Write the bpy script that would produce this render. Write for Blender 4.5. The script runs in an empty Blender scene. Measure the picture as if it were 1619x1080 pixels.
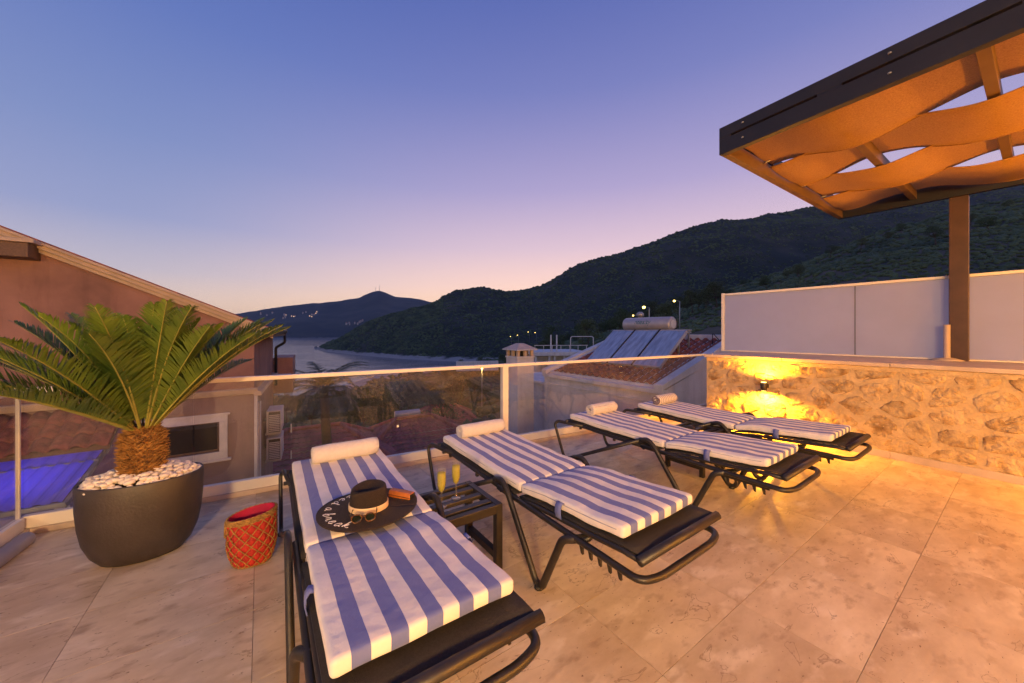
import bpy, math, random
import numpy as np
from mathutils import Vector, Matrix, noise
R = math.radians
random.seed(7); rng = np.random.default_rng(11)
sc = bpy.context.scene
C = sc.collection

# ------------------------------------------------------------------ camera
F, HZ, CH = 573.0, 524.4, 1.4          # focal length and horizon row in photo pixels, eye height
cam = bpy.data.cameras.new('camera'); cam_o = bpy.data.objects.new('camera', cam); C.objects.link(cam_o)
cam.sensor_width = 36; cam.lens = F/1619*36; cam.shift_y = -(540-HZ)/1619
cam.clip_start = .05; cam.clip_end = 40000
cam_o.location = (0, 0, CH); cam_o.rotation_euler = (R(90), 0, 0)
sc.camera = cam_o

# ------------------------------------------------------------------ sky and light
w = bpy.data.worlds.new('World'); sc.world = w; w.use_nodes = True
nt = w.node_tree; nt.nodes.clear(); N = nt.nodes.new; Lk = nt.links.new
out = N('ShaderNodeOutputWorld'); bg = N('ShaderNodeBackground'); Lk(bg.outputs[0], out.inputs[0])
tc = N('ShaderNodeTexCoord'); sep = N('ShaderNodeSeparateXYZ'); Lk(tc.outputs['Generated'], sep.inputs[0])
def ramp(pts, src):
    r = N('ShaderNodeValToRGB'); Lk(src, r.inputs[0]); e = r.color_ramp.elements
    while len(e) < len(pts): e.new(.5)
    for q, (p, c) in zip(e, pts): q.position = p; q.color = (*c, 1)
    return r.outputs[0]
# dusk: colour by elevation (sine of it), warm glow round the point where the sun went down
cool = ramp([(0, (1.08, .74, .46)), (.05, (.90, .66, .50)), (.12, (.55, .49, .56)), (.22, (.30, .335, .55)), (.36, (.20, .26, .51)),
             (.55, (.115, .175, .46)), (.75, (.058, .105, .38)), (1, (.042, .078, .29))], sep.outputs[2])
warm = ramp([(0, (1.35, .82, .42)), (.05, (1.30, .82, .48)), (.12, (1.05, .70, .58)), (.22, (.72, .53, .62)), (.36, (.41, .345, .58)),
             (.55, (.19, .205, .48)), (.75, (.075, .11, .38)), (1, (.042, .078, .29))], sep.outputs[2])
GLOW = Vector((.42, 1, 0)).normalized()
dt = N('ShaderNodeVectorMath'); dt.operation = 'DOT_PRODUCT'; Lk(tc.outputs['Generated'], dt.inputs[0]); dt.inputs[1].default_value = GLOW
mr = N('ShaderNodeMapRange'); mr.interpolation_type = 'SMOOTHSTEP'; Lk(dt.outputs['Value'], mr.inputs[0]); mr.inputs[1].default_value = .30; mr.inputs[2].default_value = 1.0
mx = N('ShaderNodeMix'); mx.data_type = 'RGBA'; Lk(mr.outputs[0], mx.inputs[0]); Lk(cool, mx.inputs[6]); Lk(warm, mx.inputs[7])
sky = N('ShaderNodeTexSky'); sky.sky_type = 'NISHITA'; sky.sun_disc = False; sky.sun_elevation = R(.5); sky.sun_rotation = R(22)
ad = N('ShaderNodeMix'); ad.data_type = 'RGBA'; ad.blend_type = 'ADD'; ad.inputs[0].default_value = .01
Lk(mx.outputs[2], ad.inputs[6]); Lk(sky.outputs[0], ad.inputs[7]); Lk(ad.outputs[2], bg.inputs[0]); bg.inputs[1].default_value = 1.12
sun = bpy.data.lights.new('sun', 'SUN'); sun.energy = .08; sun.angle = R(25); sun.color = (1, .72, .55)
so = bpy.data.objects.new('sun', sun); C.objects.link(so); so.rotation_euler = (R(90-14), 0, R(180-22))
sc.view_settings.view_transform = 'Standard'; sc.view_settings.look = 'None'; sc.view_settings.exposure = 0; sc.view_settings.gamma = 1
sc.cycles.use_denoising = True; sc.cycles.max_bounces = 8; sc.cycles.transparent_max_bounces = 16
sc.cycles.sample_clamp_indirect = 4; sc.cycles.caustics_reflective = False; sc.cycles.caustics_refractive = False
LAMP = (1.0, .60, .24)      # warm lamps of the house
AMBER = (1.0, .37, .012)     # amber wall sconces

# ------------------------------------------------------------------ helpers
def V(*a): return Vector(a)
def at(u, v, y): return V((u-809.5)/F*y, y, CH-(v-HZ)/F*y)
def fl(u, v, z=0.0):
    y = (CH-z)*F/(v-HZ); return V((u-809.5)/F*y, y, z)
class MB:
    def __init__(s): s.v = []; s.f = []
    def add(s, vs, fs):
        o = len(s.v); s.v += [tuple(p) for p in vs]; s.f += [tuple(i+o for i in q) for q in fs]; return s
    def box(s, c, d, R3=None):
        x, y, z = d[0]/2, d[1]/2, d[2]/2; c = Vector(c)
        vs = [V(a*x, b*y, e*z) for e in (-1, 1) for a, b in ((-1, -1), (1, -1), (1, 1), (-1, 1))]
        if R3 is not None: vs = [R3 @ p for p in vs]
        return s.add([p+c for p in vs], [(3, 2, 1, 0), (4, 5, 6, 7), (0, 1, 5, 4), (1, 2, 6, 5), (2, 3, 7, 6), (3, 0, 4, 7)])
    def b2(s, a, b): a = Vector(a); b = Vector(b); return s.box((a+b)/2, [abs(q) for q in b-a])
    def hexa(s, p):   # 4 bottom, 4 top
        return s.add(p, [(3, 2, 1, 0), (4, 5, 6, 7), (0, 1, 5, 4), (1, 2, 6, 5), (2, 3, 7, 6), (3, 0, 4, 7)])
    def beam(s, a, b, wd, ht, up=(0, 0, 1)):
        a = Vector(a); b = Vector(b); d = (b-a).normalized(); up = Vector(up); r = d.cross(up).normalized(); t = r.cross(d)
        q = [r*(i*wd/2)+t*(j*ht/2) for i, j in ((-1, -1), (1, -1), (1, 1), (-1, 1))]
        return s.hexa([a+k for k in q]+[b+k for k in q])
    def tube(s, pts, r, n=8, ry=None, closed=False, side=None):
        P = [Vector(p) for p in pts]; m = len(P); rs = r if isinstance(r, (list, tuple)) else [r]*m
        vs = []; nrm = None
        for i, p in enumerate(P):
            if closed: d = P[(i+1) % m]-P[i-1]
            else: d = P[min(i+1, m-1)]-P[max(i-1, 0)]
            d.normalize()
            if side is not None: nrm = Vector(side)
            elif nrm is None: nrm = d.orthogonal()
            nrm = (nrm-d*nrm.dot(d)).normalized(); bn = d.cross(nrm)
            k = (ry/rs[i] if ry else 1)
            for j in range(n):
                a = 2*math.pi*(j+.5)/n; vs.append(p+nrm*(math.cos(a)*rs[i])+bn*(math.sin(a)*rs[i]*k))
        fs = []
        for i in range(m if closed else m-1):
            i2 = (i+1) % m
            for j in range(n): fs.append((i*n+j, i*n+(j+1) % n, i2*n+(j+1) % n, i2*n+j))
        if not closed: fs += [tuple(range(n-1, -1, -1)), tuple((m-1)*n+j for j in range(n))]
        return s.add(vs, fs)
    def lathe(s, prof, n=24, sx=1, sy=1, c=(0, 0, 0), cap=True):
        c = Vector(c); vs = []; fs = []; m = len(prof)
        for r, z in prof:
            for j in range(n):
                a = 2*math.pi*j/n; vs.append(c+V(r*sx*math.cos(a), r*sy*math.sin(a), z))
        for i in range(m-1):
            for j in range(n): fs.append((i*n+j, i*n+(j+1) % n, (i+1)*n+(j+1) % n, (i+1)*n+j))
        if cap: fs += [tuple(range(n-1, -1, -1)), tuple((m-1)*n+j for j in range(n))]
        return s.add(vs, fs)
    def grid(s, rows, flip=False):
        n = len(rows[0]); vs = [p for r in rows for p in r]; fs = []
        for i in range(len(rows)-1):
            for j in range(n-1):
                q = (i*n+j, i*n+j+1, (i+1)*n+j+1, (i+1)*n+j); fs.append(q[::-1] if flip else q)
        return s.add(vs, fs)
    def mesh(s, name, mat, smooth=False):
        m = bpy.data.meshes.new(name); m.from_pydata(s.v, [], s.f); m.update()
        if mat: m.materials.append(mat)
        if smooth: m.polygons.foreach_set('use_smooth', [True]*len(m.polygons))
        return m
    def build(s, name, mat, parent=None, smooth=False, bevel=0, seg=2):
        o = link(name, s.mesh(name, mat, smooth), parent)
        if bevel:
            b = o.modifiers.new('bevel', 'BEVEL'); b.width = bevel; b.segments = seg; b.limit_method = 'ANGLE'
        return o
def link(name, data, parent=None):
    o = bpy.data.objects.new(name, data); C.objects.link(o)
    if parent: o.parent = parent
    return o
def tag(o, label, cat, group=None, kind=None):
    o['label'] = label; o['category'] = cat
    if group: o['group'] = group
    if kind: o['kind'] = kind
    return o
def thing(name, label, cat, loc=(0, 0, 0), rz=0, group=None):
    o = link(name, None); o.location = loc; o.rotation_euler = (0, 0, rz); return tag(o, label, cat, group)
def struct(o): o['kind'] = 'structure'; return o
def copy_tree(o, parent=None):
    c = o.copy(); C.objects.link(c); c.parent = parent
    for ch in [q for q in bpy.data.objects if q.parent == o]: copy_tree(ch, c)
    return c
def fillet(pts, r, n=5):
    P = [Vector(p) for p in pts]; o = [P[0]]
    for i in range(1, len(P)-1):
        a = P[i-1]-P[i]; b = P[i+1]-P[i]; k = min(r, a.length*.48, b.length*.48)
        p0 = P[i]+a.normalized()*k; p1 = P[i]+b.normalized()*k
        for j in range(n+1):
            t = j/n; o.append(p0*(1-t)**2+P[i]*2*t*(1-t)+p1*t*t)
    return o+[P[-1]]
def clip_poly(poly, p, nrm):
    o = []
    for i in range(len(poly)):
        a = poly[i]; b = poly[(i+1) % len(poly)]; da = (a-p).dot(nrm); db = (b-p).dot(nrm)
        if da <= 0: o.append(a)
        if (da < 0 < db) or (db < 0 < da): o.append(a+(b-a)*(da/(da-db)))
    return o

# ------------------------------------------------------------------ materials
def pm(name, col, rough=.5, metal=0, var=.15, vs=8, bump=0, bs=60, rnd=0, spec=.5, stretch=None, col2=None, trans=0, sheen=0, coord='Object', low=.35, high=.65):
    m = bpy.data.materials.new(name); m.use_nodes = True; t = m.node_tree; n = t.nodes; l = t.links.new
    b = n['Principled BSDF']; b.inputs['Roughness'].default_value = rough; b.inputs['Metallic'].default_value = metal
    b.inputs['Specular IOR Level'].default_value = spec; b.inputs['Transmission Weight'].default_value = trans; b.inputs['Sheen Weight'].default_value = sheen
    tcn = n.new('ShaderNodeTexCoord'); src = tcn.outputs[coord]
    if stretch or rnd:
        mp = n.new('ShaderNodeMapping'); l(src, mp.inputs[0])
        if stretch: mp.inputs[3].default_value = stretch
        if rnd:
            oi = n.new('ShaderNodeObjectInfo'); mm = n.new('ShaderNodeMath'); mm.operation = 'MULTIPLY'; mm.inputs[1].default_value = 91.7
            l(oi.outputs['Random'], mm.inputs[0]); l(mm.outputs[0], mp.inputs[1])
        src = mp.outputs[0]
    c2 = col2 or tuple(min(1, c*(1+var)) for c in col); c1 = col if col2 else tuple(c*(1-var) for c in col)
    nz = n.new('ShaderNodeTexNoise'); nz.inputs['Scale'].default_value = vs; nz.inputs['Detail'].default_value = 5; nz.inputs['Roughness'].default_value = .6; l(src, nz.inputs[0])
    rm = n.new('ShaderNodeMapRange'); rm.inputs[1].default_value = low; rm.inputs[2].default_value = high; l(nz.outputs[0], rm.inputs[0])
    mix = n.new('ShaderNodeMix'); mix.data_type = 'RGBA'; l(rm.outputs[0], mix.inputs[0]); mix.inputs[6].default_value = (*c1, 1); mix.inputs[7].default_value = (*c2, 1)
    res = mix.outputs[2]
    if rnd:
        hv = n.new('ShaderNodeHueSaturation'); l(res, hv.inputs['Color']); r2 = n.new('ShaderNodeMapRange'); l(oi.outputs['Random'], r2.inputs[0])
        r2.inputs[3].default_value = 1-rnd; r2.inputs[4].default_value = 1+rnd; l(r2.outputs[0], hv.inputs['Value']); res = hv.outputs[0]
    l(res, b.inputs['Base Color'])
    if bump:
        n2 = n.new('ShaderNodeTexNoise'); n2.inputs['Scale'].default_value = bs; n2.inputs['Detail'].default_value = 6; l(src, n2.inputs[0])
        bp = n.new('ShaderNodeBump'); bp.inputs['Strength'].default_value = bump; bp.inputs['Distance'].default_value = .02; l(n2.outputs[0], bp.inputs['Height']); l(bp.outputs[0], b.inputs['Normal'])
    m['b'] = 1
    return m
def emit(name, col, s):
    m = bpy.data.materials.new(name); m.use_nodes = True; b = m.node_tree.nodes['Principled BSDF']
    b.inputs['Emission Color'].default_value = (*col, 1); b.inputs['Emission Strength'].default_value = s; b.inputs['Base Color'].default_value = (*col, 1); return m

def travertine():
    m = pm('travertine', (.48, .365, .235), .42, 0, 0, 2.2, .06, 30, .09, .45, (1.0, 2.0, 1), col2=(.68, .555, .385)); t = m.node_tree; n = t.nodes; l = t.links.new
    b = n['Principled BSDF']; src = b.inputs['Base Color'].links[0].from_socket; mp = [q for q in n if q.bl_idname == 'ShaderNodeMapping'][0]
    def noisy(scale, lo, hi, detail=4, dist=0):
        z = n.new('ShaderNodeTexNoise'); z.inputs['Scale'].default_value = scale; z.inputs['Detail'].default_value = detail; z.inputs['Distortion'].default_value = dist; l(mp.outputs[0], z.inputs[0])
        r = n.new('ShaderNodeMapRange'); r.inputs[1].default_value = lo; r.inputs[2].default_value = hi; l(z.outputs[0], r.inputs[0]); return r.outputs[0]
    def over(src, fac, col, k):
        mu = n.new('ShaderNodeMath'); mu.operation = 'MULTIPLY'; l(fac, mu.inputs[0]); mu.inputs[1].default_value = k
        x = n.new('ShaderNodeMix'); x.data_type = 'RGBA'; l(mu.outputs[0], x.inputs[0]); l(src, x.inputs[6]); x.inputs[7].default_value = (*col, 1); return x.outputs[2]
    src = over(src, noisy(5, .56, .70), (.80, .69, .53), .6)            # pale filled patches
    src = over(src, noisy(8.5, .56, .76), (.27, .17, .10), .62)            # brown clouds
    # ragged outlines of fossils: a thin band of a distorted noise, only here and there
    z = n.new('ShaderNodeTexNoise'); z.inputs['Scale'].default_value = 4.5; z.inputs['Detail'].default_value = 8; z.inputs['Distortion'].default_value = .6; l(mp.outputs[0], z.inputs[0])
    a = n.new('ShaderNodeMath'); a.operation = 'SUBTRACT'; l(z.outputs[0], a.inputs[0]); a.inputs[1].default_value = .64
    a2 = n.new('ShaderNodeMath'); a2.operation = 'ABSOLUTE'; l(a.outputs[0], a2.inputs[0])
    r = n.new('ShaderNodeMapRange'); l(a2.outputs[0], r.inputs[0]); r.inputs[1].default_value = .010; r.inputs[2].default_value = .002
    src = over(src, r.outputs[0], (.15, .085, .05), .5)
    src = over(src, noisy(38, .69, .75, 2), (.17, .10, .06), .85)         # pits
    l(src, b.inputs['Base Color'])
    rr = noisy(7, .3, .7); r3 = n.new('ShaderNodeMapRange'); l(rr, r3.inputs[0]); r3.inputs[3].default_value = .30; r3.inputs[4].default_value = .52; l(r3.outputs[0], b.inputs['Roughness'])
    return m
M = {}
M['travertine'] = travertine()
M['grout'] = pm('grout', (.36, .27, .20), .9, bump=.3, bs=80)
M['mortar'] = pm('mortar', (.53, .39, .215), .9, var=.18, vs=5, bump=.7, bs=26)
M['stone'] = pm('wall_stone', (.24, .145, .06), .85, var=.2, vs=9, bump=1.0, bs=30, rnd=.2, col2=(.56, .41, .22), low=.3, high=.58)
M['coping'] = pm('coping_stone', (.52, .42, .34), .55, var=.12, vs=5, bump=.12, bs=50, rnd=.06)
M['alu'] = pm('powder_coated_aluminium', (.80, .74, .66), .42, var=.04, vs=5, bump=.02, bs=80)
M['dark'] = pm('dark_bronze_metal', (.030, .026, .023), .42, .35, var=.2, vs=14, bump=.03, bs=140, spec=.6)
M['sling'] = pm('black_sling_mesh', (.022, .019, .018), .75, var=.3, vs=120, bump=.5, bs=500)
M['beam'] = pm('pergola_steel', (.013, .012, .016), .45, .25, var=.15, vs=5, bump=.03, bs=90)
M['rafter'] = pm('pergola_rafter', (.085, .048, .022), .5, .1, var=.15, vs=6, bump=.05, bs=90)
M['towel'] = pm('white_towel', (.80, .74, .72), .95, var=.05, vs=40, bump=.7, bs=260, sheen=.3)
M['white'] = pm('white_plaster', (.62, .60, .60), .8, var=.1, vs=2.2, bump=.15, bs=30)
M['render'] = pm('lilac_grey_render', (.58, .56, .57), .85, var=.12, vs=1.2, bump=.2, bs=24)
M['stucco'] = pm('terracotta_stucco', (.29, .155, .12), .9, var=.30, vs=.6, bump=.25, bs=40)
M['stucco2'] = pm('grey_brown_stucco', (.28, .18, .145), .9, var=.10, vs=.9, bump=.25, bs=40)
M['trim'] = pm('cream_moulding', (.54, .40, .28), .75, var=.1, vs=4, bump=.1, bs=60)
M['frame'] = pm('white_window_frame', (.66, .58, .52), .55, var=.06, vs=6)
M['tile'] = pm('clay_roof_tile', (.24, .075, .048), .8, var=.3, vs=9, bump=.3, bs=60, rnd=.2)
M['tile2'] = pm('red_roof_tiles', (.36, .090, .075), .8, var=.35, vs=2.5, bump=.2, bs=30)
M['wood'] = pm('dark_wood', (.13, .07, .04), .6, var=.3, vs=10, stretch=(1, 8, 8))
M['black'] = pm('black_rubber', (.012, .012, .013), .5, var=.1)
M['planter'] = pm('anthracite_planter', (.034, .028, .030), .5, var=.18, vs=6, bump=.10, bs=60)
M['pebble'] = pm('white_pebble', (.78, .71, .66), .6, var=.12, vs=30, bump=.15, bs=70, rnd=.10)
M['bark'] = pm('cycad_bark', (.10, .048, .016), .85, var=.5, vs=34, col2=(.34, .18, .05))
M['frond'] = pm('cycad_leaf', (.034, .080, .011), .42, var=.3, vs=6, col2=(.105, .16, .02), rnd=.25)
M['rachis'] = pm('cycad_stalk', (.22, .22, .05), .5, var=.2)
M['straw'] = pm('straw_cord', (.36, .20, .05), .8, var=.35, vs=60, bump=.5, bs=200)
M['red'] = pm('red_woven_fabric', (.42, .022, .012), .7, var=.25, vs=30, bump=.4, bs=150)
M['lining'] = pm('magenta_lining', (.40, .006, .055), .7, var=.2, vs=9, bump=.3, bs=14)
M['hat'] = pm('dark_straw', (.030, .018, .014), .75, var=.4, vs=160, bump=.9, bs=380)
M['cream'] = pm('cream_ribbon', (.68, .50, .30), .7, var=.1)
M['letter'] = pm('white_cord', (.78, .74, .72), .8, var=.05)
M['leather'] = pm('tan_leather', (.42, .13, .025), .45, var=.2, vs=20, bump=.1, bs=120)
M['tort'] = pm('tortoiseshell', (.03, .012, .005), .25, var=.5, vs=50, col2=(.14, .055, .012))
M['lens'] = pm('dark_lens', (.006, .010, .008), .06, var=.05, spec=.8)
M['pvc'] = pm('beige_pipe', (.52, .42, .37), .5, var=.06)
M['tank'] = pm('brushed_tank', (.40, .37, .38), .38, .35, var=.08, vs=5)
M['teal'] = pm('teal_print', (.0, .16, .13), .5, var=.05)
M['collector'] = pm('solar_glass', (.24, .31, .44), .10, var=.25, vs=2.2, spec=1.0, stretch=(1, 5, 1))
M['acgrey'] = pm('ac_casing', (.60, .54, .50), .5, var=.06)
M['winglass'] = pm('dark_window_glass', (.022, .018, .018), .06, var=.2, vs=2, spec=.8)
M['trunk'] = pm('tree_bark', (.075, .055, .04), .9, var=.35, vs=12, bump=.5, bs=30)
M['leafA'] = pm('olive_foliage', (.045, .070, .025), .7, var=.4, vs=1.5, rnd=.25, col2=(.11, .13, .05))
M['leafB'] = pm('pine_foliage', (.028, .055, .018), .7, var=.4, vs=1.5, rnd=.2, col2=(.07, .105, .032))
M['shrub'] = pm('maquis_foliage', (.032, .055, .026), .8, var=.4, vs=.05, col2=(.10, .135, .05), coord='Object')
M['lampmetal'] = pm('galvanised_steel', (.32, .32, .33), .5, .5, var=.1)
M['bulb'] = emit('amber_bulb', (1, .62, .12), 14)
M['bulb2'] = emit('street_lamp_glow', (1, .68, .16), 7)
M['win'] = emit('far_lit_window', (1, .62, .30), 1.6)
M['globe'] = emit('warm_globe', LAMP, 10); M['globe2'] = emit('amber_globe', (1.0, .45, .07), 8)

def stripes(wd, n=11):
    m = pm('blue_white_canvas', (.77, .70, .66), .85, var=.07, vs=9, bump=.42, bs=15, sheen=.15); t = m.node_tree; nn = t.nodes; l = t.links.new
    b = nn['Principled BSDF']; src = b.inputs['Base Color'].links[0].from_socket
    g = nn.new('ShaderNodeTexCoord'); s = nn.new('ShaderNodeSeparateXYZ'); l(g.outputs['Object'], s.inputs[0])
    a = nn.new('ShaderNodeMath'); a.operation = 'MULTIPLY_ADD'; l(s.outputs[1], a.inputs[0]); a.inputs[1].default_value = n/wd; a.inputs[2].default_value = n/2+20
    wv = nn.new('ShaderNodeTexNoise'); wv.inputs['Scale'].default_value = 9; l(g.outputs['Object'], wv.inputs[0])
    a3 = nn.new('ShaderNodeMath'); a3.operation = 'MULTIPLY_ADD'; l(wv.outputs[0], a3.inputs[0]); a3.inputs[1].default_value = .10; l(a.outputs[0], a3.inputs[2])
    f = nn.new('ShaderNodeMath'); f.operation = 'MODULO'; l(a3.outputs[0], f.inputs[0]); f.inputs[1].default_value = 2
    gt = nn.new('ShaderNodeMath'); gt.operation = 'GREATER_THAN'; l(f.outputs[0], gt.inputs[0]); gt.inputs[1].default_value = 1.02
    x = nn.new('ShaderNodeMix'); x.data_type = 'RGBA'; l(gt.outputs[0], x.inputs[0]); l(src, x.inputs[6]); x.inputs[7].default_value = (.110, .140, .390, 1)
    l(x.outputs[2], b.inputs['Base Color'])
    # fine weave
    wz = nn.new('ShaderNodeTexNoise'); wz.inputs['Scale'].default_value = 700; l(g.outputs['Object'], wz.inputs[0])
    b2 = nn.new('ShaderNodeBump'); b2.inputs['Strength'].default_value = .25; b2.inputs['Distance'].default_value = .004; l(wz.outputs[0], b2.inputs['Height'])
    l(b.inputs['Normal'].links[0].from_socket, b2.inputs['Normal']); l(b2.outputs[0], b.inputs['Normal'])
    return m
CW = .587
M['canvas'] = stripes(CW)
def patterned_towel(name, kind):
    m = pm(name, (.78, .70, .66), .95, var=.05, vs=30, bump=.8, bs=120, sheen=.3); t = m.node_tree; nn = t.nodes; l = t.links.new; b = nn['Principled BSDF']; src = b.inputs['Base Color'].links[0].from_socket
    g = nn.new('ShaderNodeTexCoord')
    if kind == 'bands':
        wv = nn.new('ShaderNodeTexWave'); wv.bands_direction = 'Y'; wv.inputs['Scale'].default_value = 9; wv.inputs['Distortion'].default_value = .6
    else:
        wv = nn.new('ShaderNodeTexVoronoi'); wv.inputs['Scale'].default_value = 60; wv.inputs['Randomness'].default_value = .15
    l(g.outputs['Object'], wv.inputs[0]); r = nn.new('ShaderNodeMapRange'); l(wv.outputs[0], r.inputs[0])
    if kind == 'bands': r.inputs[1].default_value = .80; r.inputs[2].default_value = .95
    else: r.inputs[1].default_value = .24; r.inputs[2].default_value = .16
    x = nn.new('ShaderNodeMix'); x.data_type = 'RGBA'; l(r.outputs[0], x.inputs[0]); l(src, x.inputs[6]); x.inputs[7].default_value = (.22, .14, .17, 1); l(x.outputs[2], b.inputs['Base Color'])
    return m
M['towel_dots'] = patterned_towel('dotted_towel', 'dots'); M['towel_bands'] = patterned_towel('banded_towel', 'bands')

def glassy(name, tint=(.965, .972, .975), k=1.15, dust_sheen=.03):
    m = bpy.data.materials.new(name); m.use_nodes = True; t = m.node_tree; n = t.nodes; l = t.links.new; n.clear()
    o = n.new('ShaderNodeOutputMaterial'); tr = n.new('ShaderNodeBsdfTransparent'); tr.inputs[0].default_value = (*tint, 1)
    gl = n.new('ShaderNodeBsdfGlossy'); gl.inputs['Roughness'].default_value = .015
    fr = n.new('ShaderNodeFresnel'); ge = n.new('ShaderNodeNewGeometry'); ir = n.new('ShaderNodeMapRange'); ir.inputs[3].default_value = 1.5; ir.inputs[4].default_value = 1/1.5; l(ge.outputs['Backfacing'], ir.inputs[0]); l(ir.outputs[0], fr.inputs[0])
    # the same reflectance for the front and the back face of a thin pane
    mu = n.new('ShaderNodeMath'); mu.operation = 'MULTIPLY'; l(fr.outputs[0], mu.inputs[0]); mu.inputs[1].default_value = k; mu.use_clamp = True
    ms = n.new('ShaderNodeMixShader'); l(mu.outputs[0], ms.inputs[0]); l(tr.outputs[0], ms.inputs[1]); l(gl.outputs[0], ms.inputs[2])
    df = n.new('ShaderNodeBsdfDiffuse'); df.inputs[0].default_value = (.7, .66, .62, 1)      # dust and dried spray on panes; on flutes a pale sheen painted in
    nz = n.new('ShaderNodeTexNoise'); nz.inputs['Scale'].default_value = 3; nz.inputs['Detail'].default_value = 6; g = n.new('ShaderNodeTexCoord'); l(g.outputs['Object'], nz.inputs[0])
    d = n.new('ShaderNodeMath'); d.operation = 'MULTIPLY'; l(nz.outputs[0], d.inputs[0]); d.inputs[1].default_value = dust_sheen
    m2 = n.new('ShaderNodeMixShader'); l(d.outputs[0], m2.inputs[0]); l(ms.outputs[0], m2.inputs[1]); l(df.outputs[0], m2.inputs[2]); l(m2.outputs[0], o.inputs[0]); return m
M['pane'] = glassy('balustrade_glass'); M['flute'] = glassy('flute_glass', (.95, .95, .95), 1.8, .16)
def mixed(name, col, tr, rough=.1, gloss=.5, weave=0):
    m = pm(name, col, rough, var=.2 if weave else .02, vs=110 if weave else 3, spec=gloss, bump=.5 if weave else 0, bs=weave or 10); t = m.node_tree; n = t.nodes; l = t.links.new
    o = n['Material Output']; b = n['Principled BSDF']; ts = n.new('ShaderNodeBsdfTranslucent'); l(b.inputs['Base Color'].links[0].from_socket, ts.inputs[0])
    ms = n.new('ShaderNodeMixShader'); ms.inputs[0].default_value = tr; l(b.outputs[0], ms.inputs[1]); l(ts.outputs[0], ms.inputs[2]); l(ms.outputs[0], o.inputs[0]); return m
M['frost'] = mixed('frosted_glass', (.78, .78, .86), .72, .10, .6)
M['shade'] = mixed('tan_shade_net', (.36, .205, .075), .34, .9, .1, 260)
M['postbrown'] = pm('brown_post_paint', (.055, .026, .018), .45, .1, var=.2, vs=6, bump=.05, bs=60)
def stained(m, k=.45):
    t = m.node_tree; n = t.nodes; l = t.links.new; b = n['Principled BSDF']; src = b.inputs['Base Color'].links[0].from_socket
    g = n.new('ShaderNodeTexCoord'); mp = n.new('ShaderNodeMapping'); mp.inputs[3].default_value = (2.6, 2.6, .35); l(g.outputs['Object'], mp.inputs[0])
    z = n.new('ShaderNodeTexNoise'); z.inputs['Scale'].default_value = 1.3; z.inputs['Detail'].default_value = 7; z.inputs['Roughness'].default_value = .65; l(mp.outputs[0], z.inputs[0])
    r = n.new('ShaderNodeMapRange'); r.inputs[1].default_value = .5; r.inputs[2].default_value = .74; r.inputs[4].default_value = k; l(z.outputs[0], r.inputs[0])
    x = n.new('ShaderNodeMix'); x.data_type = 'RGBA'; x.blend_type = 'MULTIPLY'; l(r.outputs[0], x.inputs[0]); l(src, x.inputs[6]); x.inputs[7].default_value = (.45, .42, .42, 1); l(x.outputs[2], b.inputs['Base Color'])
for q in ('stucco', 'stucco2', 'render', 'white', 'frame'): stained(M[q])
stained(M['planter'], .5)
M['hem'] = pm('shade_hem', (.26, .13, .045), .9, var=.2, vs=60)
M['poly'] = mixed('polycarbonate_sheet', (.30, .28, .62), .6, .18, .7)
M['drink'] = mixed('yellow_drink', (.72, .66, .03), .6, .1, .5)

# ------------------------------------------------------------------ the setting: sea and land
sea = MB().grid([[V(-9000, y, -40), V(9000, y, -40)] for y in (-400, 9000)], True).build('sea', None); struct(sea)
m = pm('sea_water', (.07, .08, .11), .16, var=.2, vs=.004, spec=.8, col2=(.12, .125, .16)); sea.data.materials.append(m)
t = m.node_tree; mp = t.nodes.new('ShaderNodeMapping'); mp.inputs[3].default_value = (.25, 1.0, 1); g = t.nodes.new('ShaderNodeTexCoord'); t.links.new(g.outputs['Object'], mp.inputs[0])
z1 = t.nodes.new('ShaderNodeTexNoise'); z1.inputs['Scale'].default_value = .10; z1.inputs['Detail'].default_value = 6; t.links.new(mp.outputs[0], z1.inputs[0])
bp = t.nodes.new('ShaderNodeBump'); bp.inputs['Strength'].default_value = .6; bp.inputs['Distance'].default_value = 3.0; t.links.new(z1.outputs[0], bp.inputs['Height']); t.links.new(bp.outputs[0], t.nodes['Principled BSDF'].inputs['Normal'])
z2 = t.nodes.new('ShaderNodeTexNoise'); z2.inputs['Scale'].default_value = .012; z2.inputs['Detail'].default_value = 4; t.links.new(mp.outputs[0], z2.inputs[0])
r4 = t.nodes.new('ShaderNodeMapRange'); r4.inputs[1].default_value = .35; r4.inputs[2].default_value = .65; r4.inputs[3].default_value = .05; r4.inputs[4].default_value = .16
t.links.new(z2.outputs[0], r4.inputs[0]); t.links.new(r4.outputs[0], t.nodes['Principled BSDF'].inputs['Roughness'])

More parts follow.
